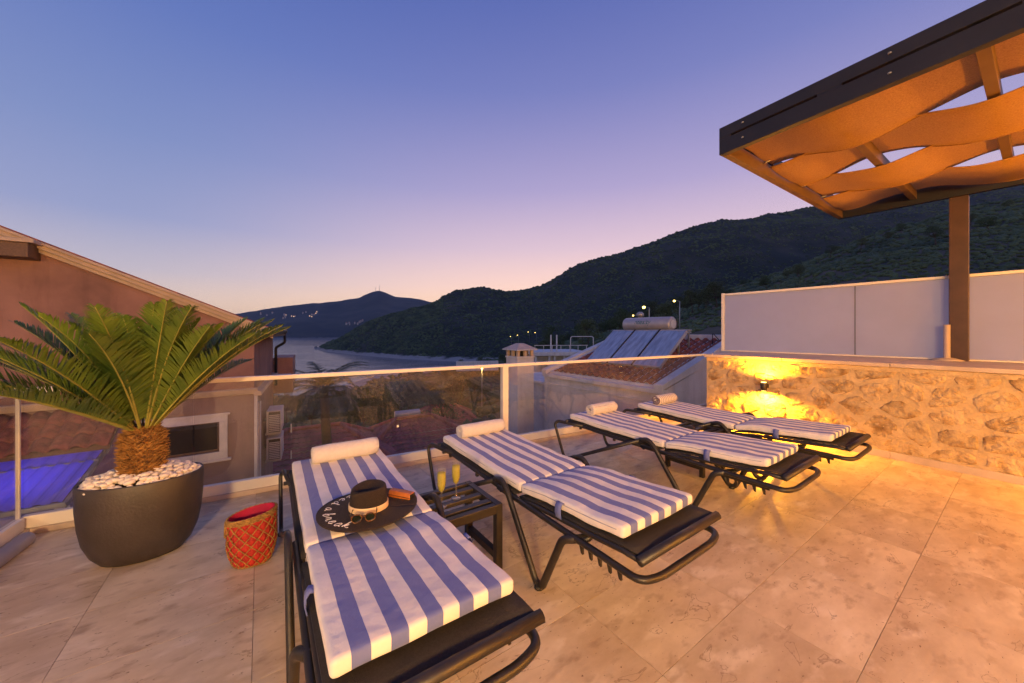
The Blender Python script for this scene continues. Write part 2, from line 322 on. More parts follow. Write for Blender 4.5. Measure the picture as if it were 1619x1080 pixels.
def interp(x, pts): return float(np.interp(x, [p[0] for p in pts], [p[1] for p in pts]))
def fbm(x, y, s, o=4): return noise.fractal(Vector((x*s, y*s, 3.7)), 1.0, 2.0, o)
def land_mat(name, green, earth, rock, zrock, s):
    m = pm(name, green, .95, var=0, vs=s, col2=earth, bump=.0, low=.45, high=.72); t = m.node_tree; n = t.nodes; l = t.links.new; b = n['Principled BSDF']; src = b.inputs['Base Color'].links[0].from_socket
    g = n.new('ShaderNodeNewGeometry'); sp = n.new('ShaderNodeSeparateXYZ'); l(g.outputs['Position'], sp.inputs[0])
    nz = n.new('ShaderNodeTexNoise'); nz.inputs['Scale'].default_value = .05; nz.inputs['Detail'].default_value = 5; l(g.outputs['Position'], nz.inputs[0])
    a = n.new('ShaderNodeMath'); a.operation = 'MULTIPLY_ADD'; l(nz.outputs[0], a.inputs[0]); a.inputs[1].default_value = -14; l(sp.outputs[2], a.inputs[2])
    r = n.new('ShaderNodeMapRange'); l(a.outputs[0], r.inputs[0]); r.inputs[1].default_value = zrock-5; r.inputs[2].default_value = zrock-8
    x = n.new('ShaderNodeMix'); x.data_type = 'RGBA'; l(r.outputs[0], x.inputs[0]); l(src, x.inputs[6]); x.inputs[7].default_value = (*rock, 1); l(x.outputs[2], b.inputs['Base Color']); return m
SURF = {}
def sheet(name, us, prof, mat, rows=60, amp=.03, nscale=.01):
    """terrain: for each bearing u a list of (depth, height); real hills built from the lie of the land"""
    grid = []
    for u in us:
        P = prof(u); k = (u-809.5)/F; ys = [p[0] for p in P]; zs = [p[1] for p in P]
        yy = np.exp(np.linspace(math.log(ys[0]), math.log(ys[-1]), rows)); col = []
        for y in yy:
            z = float(np.interp(y, ys, zs)); x = k*y
            z += fbm(x, y, nscale)*amp*min(y, 900)*min(1, max(0, (z+40)/12)) if z > -40.5 else 0
            col.append(V(x, y, z))
        grid.append(col)
    o = MB().grid(grid, True).build(name, mat, smooth=True); SURF[name] = grid; return struct(o)
# far mountain across the water
farsil = [(-200, 500), (250, 518), (380, 495), (430, 486), (480, 480), (540, 475), (570, 469), (588, 461), (599, 458.5), (610, 462), (625, 468), (650, 470), (680, 476), (740, 486), (850, 505), (1000, 520), (1300, 522)]
def farprof(u):
    vr = interp(u, farsil); yr = 3300+200*math.sin(u*.01); zr = CH+(HZ-vr)*yr/F; s = 2000+80*math.sin(u*.013)+40*math.sin(u*.05)
    return [(s, -41), (s*1.02, -34), (s+(yr-s)*.35, -40+(zr+40)*.36), (s+(yr-s)*.65, -40+(zr+40)*.60), (yr, zr), (yr*1.3, -60)]
M['farland'] = land_mat('far_maquis', (.020, .030, .030), (.055, .060, .045), (.16, .14, .13), -33, .006)
sheet('far_mountain', np.arange(-400, 1400, 5), farprof, M['farland'], 60, .006, .004)
# headland and the long mountain
shore = [(500, 552), (515, 556), (560, 561), (640, 568), (700, 571), (760, 573), (850, 578), (1000, 584), (2600, 600)]
sil = [(500, 553), (510, 548), (525, 541), (540, 534), (560, 522), (580, 511), (600, 504), (620, 497), (650, 487), (690, 475), (715, 463), (740, 459), (770, 458.5), (800, 461), (830, 458), (860, 447), (900, 426),
       (950, 407), (1000, 391), (1050, 373), (1100, 358), (1150, 346), (1200, 338), (1250, 331), (1330, 321), (1450, 308), (1619, 288), (2000, 270), (2600, 300)]
def mtnprof(u):
    vs_, vr = interp(u, shore), interp(u, sil); s = 41.4*F/(vs_-HZ); yr = s*interp(u, [(500, 1.03), (560, 1.22), (700, 1.6), (900, 2.0), (1300, 2.2), (2600, 2.6)]); zr = CH+(HZ-vr)*yr/F
    zf = lambda q: -40+(zr+40)*q
    k = min(1, (yr-s)/100)
    return [(s*.97, -44), (s, -41), (s+2+4*k, -37+k*1.0), (s+6+12*k, max(-36, zf(.05))), (s+(yr-s)*.4, zf(.40)), (s+(yr-s)*.7, zf(.74)), (yr, zr), (yr*1.12, zr*.9-5), (yr*1.6, -60)]
M['mtn'] = land_mat('maquis_slope', (.018, .025, .016), (.060, .056, .040), (.34, .30, .28), -35, .02)
mt = sheet('mountain', np.concatenate([np.arange(497, 700, 3), np.arange(700, 2600, 7)]), mtnprof, M['mtn'], 90, .012, .011)
# the slope the village stands on, falling to the bay on the left, rising to a near hill on the right
def nearprof(u):
    g = [(-900, [-6, -9, -12, -22, -41, -48, -60]), (430, [-6, -8, -12, -22, -41, -46, -60]), (560, [-6, -8, -13, -22, -38, -43, -60]), (680, [-6, -8, -12, -18, -30, -40, -60]),
         (780, [-5, -7, -9, -13, -20, -31, -60]), (860, [-4, -6, -5, -6, -10, -24, -60]), (950, [-4, -4, -2, -1, -1, -10, -60]), (1050, [-3, -2, 1, 5, 12, 5, -60]), (1150, [-3, -1, 3, 11, 26, 30, -60]),
         (1240, [-3, 0, 5, 16, 38, 51, -40]), (1386, [-3, 1, 8, 25, 60, 95, 40]), (1530, [-3, 1, 10, 31, 76, 127, 80]), (1700, [-3, 1, 11, 35, 86, 148, 110]), (2600, [-3, 1, 12, 40, 95, 160, 120])]
    ys = [9, 25, 55, 110, 220, 400, 620]
    return [(ys[i], interp(u, [(q[0], q[1][i]) for q in g])) for i in range(7)]
M['near'] = land_mat('dry_hillside', (.040, .040, .022), (.12, .085, .050), (.3, .27, .25), -37.5, .09)
sheet('hillside', np.arange(-900, 2600, 12), nearprof, M['near'], 90, .012, .03)
MB().grid([[V(x, y, -6.2) for x in (-60, 60)] for y in (-60, 9.5)], True).build('ground', M['near'])['kind'] = 'structure'

# ------------------------------------------------------------------ terrace floor
TA = R(34.8); A = V(math.cos(TA), math.sin(TA), 0); B = V(-A.y, A.x, 0)
def rot(o, ang): o.rotation_euler = (0, 0, ang); return o
FC, FE = V(-3.382, 2.502, 0), V(3.43, 6.39, 0)                       # back balustrade
FD = (FE-FC).normalized(); FN = V(FD.y, -FD.x, 0)                     # FN points to the terrace
LD = -V(-FD.y, FD.x, 0)                                               # left balustrade runs towards the viewer
W0, WD = V(3.03, 5.64, 0), V(.574, -.819, 0); WN = V(-.819, -.574, 0) # stone wall, face normal to terrace
floor = link('terrace_floor', None); struct(floor); floor.rotation_euler = (0, 0, TA)
tw, th = .687, .459
def tile_variant(i):
    b = MB(); g = .0011; zt = random.uniform(-.0002, .0003); b.box((0, 0, -.01+zt), (tw-2*g, th-2*g, .02)); return b.mesh('floor_tile', M['travertine'])
tiles = [tile_variant(i) for i in range(4)]
PLANES = [(FC-FN*.06, -FN), (FC-FD*.06, -FD), (W0+WN*0.0, -WN)]     # edges of the paving
for i in range(-14, 20):
    for j in range(-16, 20):
        a, b_ = 2.033+(i+.5)*tw, .862+(j+.5)*th
        p = A*a+B*b_
        if p.y < .55 or abs(p.x)/max(p.y, .1) > 1.9: continue
        rect = [p+A*(sx*(tw/2-.0011))+B*(sy*(th/2-.0011)) for sx, sy in ((-1, -1), (1, -1), (1, 1), (-1, 1))]
        cut = rect
        for q, nn in PLANES:
            if cut: cut = clip_poly(cut, q, nn)
        if len(cut) < 3: continue
        if cut == rect:
            o = link('floor_tile', random.choice(tiles), floor); o.location = (a, b_, 0)
            if random.random() < .5: o.rotation_euler = (0, 0, math.pi)
        else:
            k = len(cut); loc = [V((c-p).dot(A), (c-p).dot(B), 0) for c in cut]
            mb = MB().add([c+V(0, 0, -.02) for c in loc]+loc, [tuple(range(k-1, -1, -1)), tuple(range(k, 2*k))]+[(q, (q+1) % k, (q+1) % k+k, q+k) for q in range(k)])
            o = mb.build('floor_tile', M['travertine'], floor); o.location = (a, b_, 0)
slab = MB()
body = [FC+FN*-.12+FD*-.12, FE+FN*-.12+FD*.3, W0+WD*12+WN*-.3, V(4, -9, 0), V(-4, -9, 0), FC+LD*9+FD*-.12]
n_ = len(body); slab.add([V(p.x, p.y, -.004) for p in body]+[V(p.x, p.y, -6.3) for p in body], [tuple(range(n_-1, -1, -1))]+[(i, (i+1) % n_, (i+1) % n_+n_, i+n_) for i in range(n_)])
so_ = slab.build('terrace_slab', M['grout']); struct(so_)
# nearest tiles under and behind the viewer as plain paving
def pick(poly, name):
    q = [V(p.x, p.y, 0) for p in poly]; return MB().add([p+V(0, 0, -.0035) for p in q], [tuple(range(len(q)))]).build(name, M['travertine'])
struct(pick([V(-5.5, .62, 0), V(-4, -8.9, 0), V(4, -8.9, 0), V(8.5, -1.5, 0), V(7.5, .5, 0), V(4, .62, 0)], 'rear_paving'))

# ------------------------------------------------------------------ stone wall with coping and skirting
WZ = 1.008
wall = thing('stone_wall', 'rubble stone wall with pale coping, lit amber by the sconce', 'wall', W0, math.atan2(WD.y, WD.x))
# local frame: x along the wall towards the viewer, -y to the terrace, z up
WLEN = 7.0
def wall_y(x, z): return .006*noise.noise(V(x*5, z*5, 1))+.004*noise.noise(V(x*15, z*19, 5))+.0025*noise.noise(V(x*41, z*41, 5))
rows = []
for k in range(61):
    z = WZ*k/60; rows.append([V(x, wall_y(x, z), z) for x in np.linspace(0, WLEN, 420)])
mb = MB().grid(rows, False); mb.b2((0, .035, 0), (WLEN, 1.28, WZ-.001)); mb.build('mortar_body', M['mortar'], wall, True)
sites = []
z = .02; r_ = 0
while z < WZ:
    hh = random.uniform(.15, .22); x = -.1+random.uniform(0, .2)
    while x < 4.6:
        ww = random.uniform(.20, .42); sites.append(V(x+ww/2, z+hh/2+random.uniform(-.03, .03), 0)); x += ww
    z += hh
def stone_mesh(c, others):
    poly = [c+V(a*.4, b*.25, 0) for a, b in ((-1, -1), (1, -1), (1, 1), (-1, 1))]
    for o in others:
        d = o-c
        if 0 < d.length < .8:
            poly = clip_poly(poly, c+d*.5-d.normalized()*random.uniform(.010, .026), d)
    for (p, n) in ((V(0, .075, 0), V(0, -1, 0)), (V(0, WZ-.02, 0), V(0, 1, 0)), (V(.02, 0, 0), V(-1, 0, 0))): poly = clip_poly(poly, p, n)
    if len(poly) < 3: return None
    for _ in range(1):
        q = []
        for i in range(len(poly)):
            a, b = poly[i], poly[(i+1) % len(poly)]
            if (b-a).length > .015: q += [a*.75+b*.25, a*.25+b*.75]
            else: q.append((a+b)/2)
        poly = q
    q = []
    for i in range(len(poly)):
        a, b = poly[i], poly[(i+1) % len(poly)]; m_ = max(1, int((b-a).length/.022)); q += [a+(b-a)*(j/m_) for j in range(m_)]
    poly = q
    n = len(poly); cen = sum(poly, V(0, 0, 0))/n
    if max((p-cen).length for p in poly) < .06: return None
    prot = random.uniform(.004, .012); vs = []; fs = []
    for k, (sc_, dep) in enumerate(((1.0, -.014), (.95, .25), (.84, .7), (.66, .95), (.45, 1.0), (.22, 1.0))):
        for p in poly:
            q = cen+(p-cen)*sc_*(1+.06*noise.noise(V(p.x*16, p.y*16, 4)))
            d = dep if k == 0 else prot*dep+.016*noise.noise(V(q.x*14, q.y*16, 9))*(k > 1)+.009*noise.noise(V(q.x*38, q.y*38, 2))*(k > 0)
            vs.append(V(q.x, -d, q.y))
    for k in range(5):
        for i in range(n): fs.append((k*n+i, k*n+(i+1) % n, (k+1)*n+(i+1) % n, (k+1)*n+i))
    vs.append(V(cen.x, -prot-.008*noise.noise(V(cen.x*9, cen.y*9, 7)), cen.y)); fs += [(5*n+i, 5*n+(i+1) % n, 6*n) for i in range(n)]
    return MB().add(vs, fs)
for c in sites:
    mb = stone_mesh(c, sites)
    if mb: mb.build('stone', M['stone'], wall, random.random() < .6)
for i in range(7):
    x0 = i*1.0
    MB().b2((x0+.0015-.03*(i == 0), -.035, WZ), (x0+.9985, .62, WZ+.045)).build('coping_slab', M['coping'], wall, bevel=.006)
    MB().b2((x0+.0015-.03*(i == 0), .623, WZ), (x0+.9985, 1.32, WZ+.045)).build('coping_slab', M['coping'], wall, bevel=.006)
    MB().b2((x0+.001, -.018, .0), (x0+.999, .03, .075)).build('skirting_tile', M['coping'], wall, bevel=.003)
MB().b2((0, -.012, WZ-.055), (WLEN, .03, WZ-.004)).build('lime_band', M['mortar'], wall, bevel=.004)

# amber up-and-down sconce
def sconce(loc, rz, label, up, down, group=None):
    t = thing('wall_sconce', label, 'wall lamp', loc, rz, group)
    MB().lathe([(.034, -.055), (.036, -.052), (.036, .052), (.034, .055)], 20, c=(0, -.115, 0)).build('housing', M['dark'], t, True)
    MB().box((0, -.045, 0), (.045, .085, .05)).build('bracket', M['dark'], t, bevel=.004)
    for sg in (1, -1):
        MB().lathe([(.029, sg*.0555), (.029, sg*.058)], 16, c=(0, -.115, 0)).build('bulb', M['bulb'], t)
        l = bpy.data.lights.new('sconce_light', 'SPOT'); l.energy = up if sg > 0 else down; l.color = AMBER; l.spot_size = R(168); l.spot_blend = .5; l.shadow_soft_size = .03
        lo = link('sconce_light', l, t); lo.location = (0, -.115, sg*.075)
        if sg > 0: lo.rotation_euler = (math.pi, 0, 0)
    return t
def on_wall(u, v, off=0.0):
    k = (u-809.5)/F; s = (k*W0.y-W0.x)/(WD.x-k*WD.y); p = W0+WD*s; return p+V(0, 0, CH-(v-HZ)/F*p.y)
WR = math.atan2(WD.y, WD.x)
sp = on_wall(1213, 610); sconce(sp-WN*0, WR, 'small bronze up-and-down sconce glowing on the stone wall', 190, 360)

sconce(W0+WD*4.6+V(0, 0, sp.z), WR, 'bronze up-and-down sconce on the stone wall beyond the pergola post', 620, 1100)
# frosted glass screen on the coping
scr = thing('frosted_screen', 'tall frosted glass screen in pale frame on the stone wall', 'glass screen', W0+V(0, 0, WZ+.0455), WR)
def wx(u, back):   # local x where a plane set back by `back` meets bearing u
    k = (u-809.5)/F; o = W0-WN*back; return (k*o.y-o.x)/(WD.x-k*WD.y)
bk = 1.2; x0, x1, x2 = wx(1143.5, bk), wx(1352, bk), wx(1640, bk)+1.0
ht = 1.03
MB().b2((x0-.022, bk-.025, 0), (x0+.022, bk+.025, ht+.01)).build('post', M['alu'], scr, bevel=.003)
MB().b2((x0+.022, bk-.025, ht-.035), (x2, bk+.025, ht+.0)).build('top_rail', M['alu'], scr, bevel=.003)
MB().b2((x0+.022, bk-.02, .0), (x2, bk+.02, .018)).build('bottom_rail', M['alu'], scr, bevel=.003)
for a, b in ((x0+.024, x1-.004), (x1+.004, x1+1.38), (x1+1.388, x2)):
    MB().b2((a, bk-.005, .02), (b, bk+.005, ht-.037)).build('pane', M['frost'], scr)
MB().b2((x1-.0035, bk-.006, .02), (x1+.0035, bk+.006, ht-.037)).build('joint', M['black'], scr)
pp = wx(1497, 1.06); pipe = thing('standpipe', 'short beige pipe stub standing on the coping by the post', 'pipe', W0+WD*pp-WN*1.06+V(0, 0, WZ+.0455), WR)
MB().lathe([(.034, 0), (.034, .035), (.0285, .037), (.0285, .43), (.024, .43), (.024, .40)], 16).build('tube', M['pvc'], pipe, True)
MB().lathe([(.11, 0), (.09, .012), (.05, .03), (.029, .034)], 18, 1.3, 1).build('mortar_collar', M['coping'], pipe, True)

# ------------------------------------------------------------------ glass balustrades
def balustrade(name, label, O, D, nrm_ang, L, joints, posts, clips):
    t = thing(name, label, 'glass fence', O, math.atan2(D.y, D.x))
    MB().b2((-.03, -.035, .0), (L, .05, .04)).build('kerb', M['coping'], t, bevel=.004)
    MB().b2((0, -.02, .04), (L, .03, .125)).build('base_channel', M['alu'], t, bevel=.004)
    MB().b2((-.02, -.028, .975), (L, .03, 1.012)).build('handrail', M['alu'], t, bevel=.005)
    e = [0]+joints+[L]
    for a, b in zip(e[:-1], e[1:]): MB().b2((a+.004, -.004, .126), (b-.004, .006, .974)).build('pane', M['pane'], t)
    for p, w_ in posts: MB().b2((p-w_/2, -.034, .041), (p+w_/2, .036, 1.004)).build('post', M['alu'], t, bevel=.003)
    for p in clips:
        MB().b2((p-.011, -.010, .41), (p+.011, -.0045, .435)).build('clip', M['alu'], t, bevel=.002)
    return t
def fx(u): k = (u-809.5)/F; return (k*FC.y-FC.x)/(FD.x-k*FD.y)
LB = (FE-FC).length
balustrade('glass_balustrade', 'long clear glass balustrade with pale rail behind the loungers', FC, FD, 0, LB, [fx(306), fx(632), fx(797), fx(830), fx(963), fx(1057)], [(fx(797.5), .075)], [fx(632)-.02])
LR = balustrade('glass_balustrade', 'short glass balustrade at the left edge behind the planter', FC-FD*.0+LD*.04, LD, 0, 4.0, [1.3, 2.6], [], [])
MB().b2((-.010, -.010, .04), (.010, .010, .975)).build('corner_post', M['alu'], LR, bevel=.004)
MB().tube([V(.15, .10, .035), V(3.5, .10, .035)], .045, 14).build('drain_pipe', M['pvc'], LR, True)

# ------------------------------------------------------------------ pergola
PZ = 3.0
pL, pM = V(1.906, 3.305, PZ), V(4.649, 5.168, PZ)
d1, d2 = V(math.cos(R(-59.5)), math.sin(R(-59.5)), 0), V(math.cos(R(-54)), math.sin(R(-54)), 0)
PL = 5.6
def pg(a, s, z=0): return (pL+d1*s)*(1-a)+(pM+d2*s)*a+V(0, 0, z)     # a across 0..1, s along
per = thing('pergola', 'dark steel pergola with woven tan shade strips over the terrace', 'pergola', (pL.x, pL.y, 0))
def pbuild(mb, name, mat, **k):
    mb.v = [(p[0]-pL.x, p[1]-pL.y, p[2]) for p in mb.v]; return mb.build(name, mat, per, **k)
TH = .06
pbuild(MB().beam(pg(0, -.0, .065), pg(0, PL, .065), TH, .13), 'side_beam', M['beam'], bevel=.003)
pbuild(MB().beam(pg(0, -.0, .195), pg(0, PL, .195), TH, .095), 'side_beam', M['beam'], bevel=.003)
s_ = 0.0
for a, b in ((-.0, .10), (.72, .86), (1.60, 1.74), (2.48, 2.62), (3.36, 3.5), (4.24, 4.38), (5.1, 5.24)):
    pbuild(MB().beam(pg(0, a, .139), pg(0, b, .139), TH-.002, .018), 'spacer', M['beam'])
pbuild(MB().beam(pg(.011, .03, .065), pg(.99, .03, .065), TH-.002, .128), 'end_beam', M['rafter'], bevel=.003)
pbuild(MB().beam(pg(.011, .03, .195), pg(.99, .03, .195), TH-.002, .093), 'end_beam', M['beam'], bevel=.003)
pbuild(MB().beam(pg(1, -.0, .12), pg(1, PL, .12), TH, .24), 'side_beam', M['beam'], bevel=.003)
SP = .73
for k in range(1, 8): pbuild(MB().beam(pg(.012, k*SP, .11), pg(.988, k*SP, .11), .06, .10), 'rafter', M['rafter'], bevel=.003)
for i in range(4):
    rows = []
    for q in range(0, 141):
        s = .07+q/140*(PL-.15); ph = math.cos(math.pi*s/SP)*(1 if i % 2 == 0 else -1); z = .11+.066*ph
        if s < SP*.5: z = .11+.066*ph*(s/(SP*.5))**.5*.8
        row = []
        for j in range(9):
            a = (i-.03+1.06*j/8)/4; a = .03+.94*a
            sag = -.014*math.sin(math.pi*j/8)+.016*noise.noise(V(s*2.2, a*11, i))+.013*noise.noise(V(s*3.5, a*34, i+4)); row.append(pg(a, s, z+sag))
        rows.append(row)
    so2 = pbuild(MB().grid(rows), 'shade_strip', M['shade'], smooth=True)
    for c_ in (0, 8):
        hm = MB().tube([r_[c_]-V(pL.x, pL.y, 0) for r_ in rows], .010, 5, ry=.004); hm.build('hem', M['hem'], so2, True)
for a in (.05, .22, .28, .47, .53, .72, .78, .95):
    pbuild(MB().tube([pg(a, .05, .10), pg(a, .085, .105), pg(a, .12, .11)], [.006, .011, .006], 6), 'turnbuckle', M['lampmetal'], smooth=True)
for s in (.2, 1.1, 2.0, 2.9):
    for z in (.065, .195): pbuild(MB().lathe([(.010, 0), (.010, .006)], 8, c=pg(0, s, z)+V(-.83, -.56, 0)*.033), 'bolt', M['lampmetal'])
pp_ = V(5.33, 4.32, 0); 
post = MB(); Rz = Matrix.Rotation(R(-54), 3, 'Z'); post.box((pp_.x, pp_.y, (PZ+WZ+.046)/2), (.15, .13, PZ-WZ-.046), Rz)
pbuild(post, 'post', M['postbrown'], bevel=.006)

# ------------------------------------------------------------------ the villa behind the viewer: wall and wall lamps that light the terrace
hf = V(4.8, -2.6, 0); villa = thing('villa', 'rendered villa wall behind the terrace with a row of globe lamps', 'house', hf, TA)
MB().b2((-11, -.3, -.1), (5, 0, 3.4)).build('wall', M['trim'], villa)
for x, lb in ((-7.6, 'warm globe lamp at the far left end of the villa wall'), (-4.2, 'warm globe lamp between the left end and the pergola'), (-.2, 'warm globe lamp where the pergola meets the villa wall'), (1.7, 'middle warm globe lamp on the villa wall'), (3.6, 'rightmost warm globe lamp on the villa wall')):
    g = thing('globe_lamp', lb, 'wall lamp', hf+A*x+B*.22+V(0, 0, 2.35), TA, 'globe lamps on the villa wall')
    MB().box((0, -.14, 0), (.05, .16, .05)).build('bracket', M['dark'], g)
    MB().lathe([(.04, -.125), (.095, -.09), (.13, 0), (.095, .09), (.04, .125)], 20).build('globe', M['globe'] if x < -2 else M['globe2'], g, True)
    l = bpy.data.lights.new('globe_light', 'POINT'); l.energy = 1350 if x < -2 else 500; l.color = LAMP if x < -2 else (1.0, .41, .05); l.shadow_soft_size = .3; lo = link('globe_light', l, g); lo.location = (0, .45, 0)

# ------------------------------------------------------------------ sun loungers
LL, LS = 1.893, 1.13
def cz(s):   # top of cushion
    return interp(s, [(0, .495), (.4, .480), (.8, .468), (1.08, .467), (1.13, .463), (1.22, .478), (1.36, .497), (1.55, .505), (1.75, .517), (1.893, .532)])
def cushion(s0, s1, th=.054, seed=0):
    K = []
    for (y, z) in ((-1, -1), (1, -1), (1, 1), (-1, 1)):
        for j in range(5):
            a0 = {(-1, -1): 180, (1, -1): 270, (1, 1): 0, (-1, 1): 90}[(y, z)]; a = R(a0+22.5*j); K.append((y, z, math.cos(a), math.sin(a)))
    # add points across the top
    def ring(s, ins):
        r = .014; hw = CW/2-ins; h2 = th/2-ins*.7; c = cz(s)-th/2; pts = []
        for (y, z, ca, sa) in K:
            pts.append((y*(hw-r)+ca*r, z*(max(h2-r, .002))+sa*min(r, h2)))
        full = []
        for i, p in enumerate(pts):
            full.append(p)
            nx = pts[(i+1) % len(pts)]
            if abs(nx[0]-p[0]) > .3:
                for q in range(1, 12): full.append((p[0]+(nx[0]-p[0])*q/12, p[1]+(nx[1]-p[1])*q/12))
        o = []
        for (y, zz) in full:
            puff = .006*(1-(abs(y)/(CW/2))**3)*(1 if zz > 0 else -.2)*min(1, (s-s0+.02)/.15, (s1-s+.02)/.15)
            o.append(V(s-LL/2, y+.003*noise.noise(V(s*6, y*3, seed+zz*9)), c+zz+puff+.007*noise.noise(V(s*7, y*6, seed))+.003*noise.noise(V(s*19, y*9, seed))))
        return o
    st = [(s0, .014), (s0+.003, .007), (s0+.009, .002), (s0+.02, 0)]+[(s, 0) for s in np.linspace(s0+.07, s1-.07, 16)]+[(s1-.02, 0), (s1-.009, .002), (s1-.003, .007), (s1, .014)]
    rs = [ring(*q) for q in st]; n = len(rs[0]); fs = []
    for i in range(len(rs)-1):
        for j in range(n): fs.append((i*n+j, (i+1)*n+j, (i+1)*n+(j+1) % n, i*n+(j+1) % n))
    fs += [tuple(range(n)), tuple((len(rs)-1)*n+j for j in range(n-1, -1, -1))]
    return MB().add([p for r in rs for p in r], fs)
def piping(s0, s1, z):
    ss = np.linspace(s0+.03, s1-.03, 12); hw = CW/2-.002; P = [V(s-LL/2, -hw, cz(s)+z) for s in ss]+[V(s-LL/2, hw, cz(s)+z) for s in ss[::-1]]
    return MB().tube(fillet(P, .01, 2), .0028, 6, closed=False)
M['piping'] = pm('piping_cord', (.30, .30, .42), .8, var=.1)
def lounger(label, loc, th):
    t = thing('sun_lounger', label, 'sun lounger', loc, th, 'striped sun loungers in a row'); X = lambda s: s-LL/2
    hw = CW/2; ft = hw+.062
    for sg in (-1, 1):
        y = sg*ft; k = -.03*sg
        P = [V(X(.22), y-.05*sg, .405), V(X(-.14), y-.02*sg, .395), V(X(-.17), y, .36), V(X(-.02), y, .024), V(X(.08), y, .045), V(X(.94), y, .445), V(X(1.02), y, .47), V(X(1.08), y, .42), V(X(1.36), y, .022), V(X(1.41), y, .022), V(X(1.57), y, .355), V(X(1.63), y-.03*sg, .372), V(X(1.66), y-.10*sg, .372)]
        MB().tube(fillet(P[:6], .06, 5), .0135, 8, ry=.018, side=(0, 1, 0)).build('rear_leg', M['dark'], t, True)
        MB().tube(fillet(P[5:], .06, 6), .017, 8, ry=.021, side=(0, 1, 0)).build('leg', M['dark'], t, True)
        MB().lathe([(.024, 0), (.026, .006), (.024, .022)], 12, c=(X(1.385), y, 0)).build('foot', M['black'], t, True)
        MB().lathe([(.020, 0), (.021, .006), (.018, .02)], 12, c=(X(-.005), y, 0)).build('foot', M['black'], t, True)
        # backrest rail, leg rest rail, ratchet
        MB().tube([V(X(s), sg*(hw+.012), cz(s)-.088) for s in (-.01, .3, .7, 1.1)], .0145, 8).build('backrest_rail', M['dark'], t, True)
        MB().tube([V(X(s), sg*(hw+.012), cz(min(s, LL))-.088) for s in (1.14, 1.3, 1.5, 1.7, 1.9, 2.0)], .0145, 8).build('leg_rest_rail', M['dark'], t, True)
        rb = MB().beam(V(X(1.58), sg*(hw-.01), .338), V(X(1.90), sg*(hw-.01), .338), .012, .024)
        for q in range(5):
            x = X(1.62+.058*q); yy = sg*(hw-.01); rb.hexa([V(x, yy-.006, .33), V(x+.022, yy-.006, .33), V(x+.022, yy+.006, .33), V(x, yy+.006, .33), V(x+.012, yy-.006, .292), V(x+.024, yy-.006, .288), V(x+.024, yy+.006, .288), V(x+.012, yy+.006, .292)])
        rb.build('ratchet', M['dark'], t)
        for s in (.18, .62): MB().box((X(s), sg*(hw+.012), cz(s)-.112), (.025, .02, .022)).build('bracket', M['dark'], t, bevel=.004)
    # base frame: two long tubes joined by the loop at the foot
    fw = hw+.028
    base = [V(X(.93), -fw, .385), V(X(1.4), -fw, .378), V(X(2.0), -fw, .368), V(X(2.03), -fw+.10, .366), V(X(2.03), fw-.10, .366), V(X(2.0), fw, .368), V(X(1.4), fw, .378), V(X(.93), fw, .385)]
    MB().tube(fillet(base, .11, 7), .0165, 10).build('base_frame', M['dark'], t, True)
    for s, z in ((.95, .372), (1.66, .372)): MB().tube([V(X(s), -fw, z), V(X(s), fw, z)], .014, 8).build('crossbar', M['dark'], t, True)
    MB().tube([V(X(.12), -ft+.01, .395), V(X(.12), ft-.01, .395)], .013, 8).build('crossbar', M['dark'], t, True)
    # sling panels
    def sling(s0, s1):
        b = MB(); rows = []
        for s in np.linspace(s0, s1, 14): rows.append([V(X(s), y, cz(min(s, LL))-.072-.012*(1-(y/hw)**2)*(.4+.6*min(1, max(0, (s-1.5)/.4)))) for y in np.linspace(-hw-.015, hw+.015, 11)])
        b.grid(rows); o = b.build('sling', M['sling'], t, True); md = o.modifiers.new('solid', 'SOLIDIFY'); md.thickness = .006; return o
    sling(-.01, 1.10); sling(1.14, 1.985)
    MB().tube([V(X(2.0), -hw-.035, .453), V(X(2.0), hw+.035, .453)], .017, 8, ry=.022).build('end_bar', M['dark'], t, True)
    MB().tube([V(X(-.02), -hw-.03, .415), V(X(-.02), hw+.03, .415)], .016, 8).build('end_bar', M['dark'], t, True)
    for nm, a, b, sd in (('back_cushion', .0, LS-.006, 3.0), ('seat_cushion', LS+.004, LL, 8.0)):
        c = cushion(a, b, seed=sd+loc[0]).build(nm, M['canvas'], t, True)
        piping(a, b, -.018).build('piping', M['piping'], c, True)
    for sg in (-1, 1):
        s = 1.50; y = sg*(hw+.006); z0 = cz(s)
        st = MB(); rows = [[V(X(s)+dx, y+sg*oy, z0+dz) for dx in (-.022, .022)] for oy, dz in ((-.004, -.010), (.010, -.006), (.020, -.022), (.022, -.055), (.016, -.082), (-.002, -.088))]
        st.grid(rows); o = st.build('tie_strap', M['canvas'], t, True); md = o.modifiers.new('solid', 'SOLIDIFY'); md.thickness = .004
    return t
fit = [((-.233, 1.114), -56.1), ((.731, 1.768), -54.7), ((1.968, 2.619), -54.6), ((2.916, 3.198), -54.7)]
lab = ['striped lounger nearest the viewer with the dark sun hat on it', 'striped lounger with a plain white towel, second from the viewer',
       'striped lounger with a dotted towel, third in the row', 'striped lounger right beside the stone wall, farthest in the row']
LO = []
for (p, a), lb in zip(fit, lab):
    a = R(a); d = V(math.cos(a), math.sin(a), 0); c = V(p[0], p[1], 0)-d*(LL/2); LO.append((lounger(lb, c, a), c, a))
def on_lounger(i, s, t, z=0):
    o, c, a = LO[i]; d = V(math.cos(a), math.sin(a), 0); b = V(-d.y, d.x, 0); return c+d*(s-LL/2)+b*t+V(0, 0, cz(s)+.009+z)

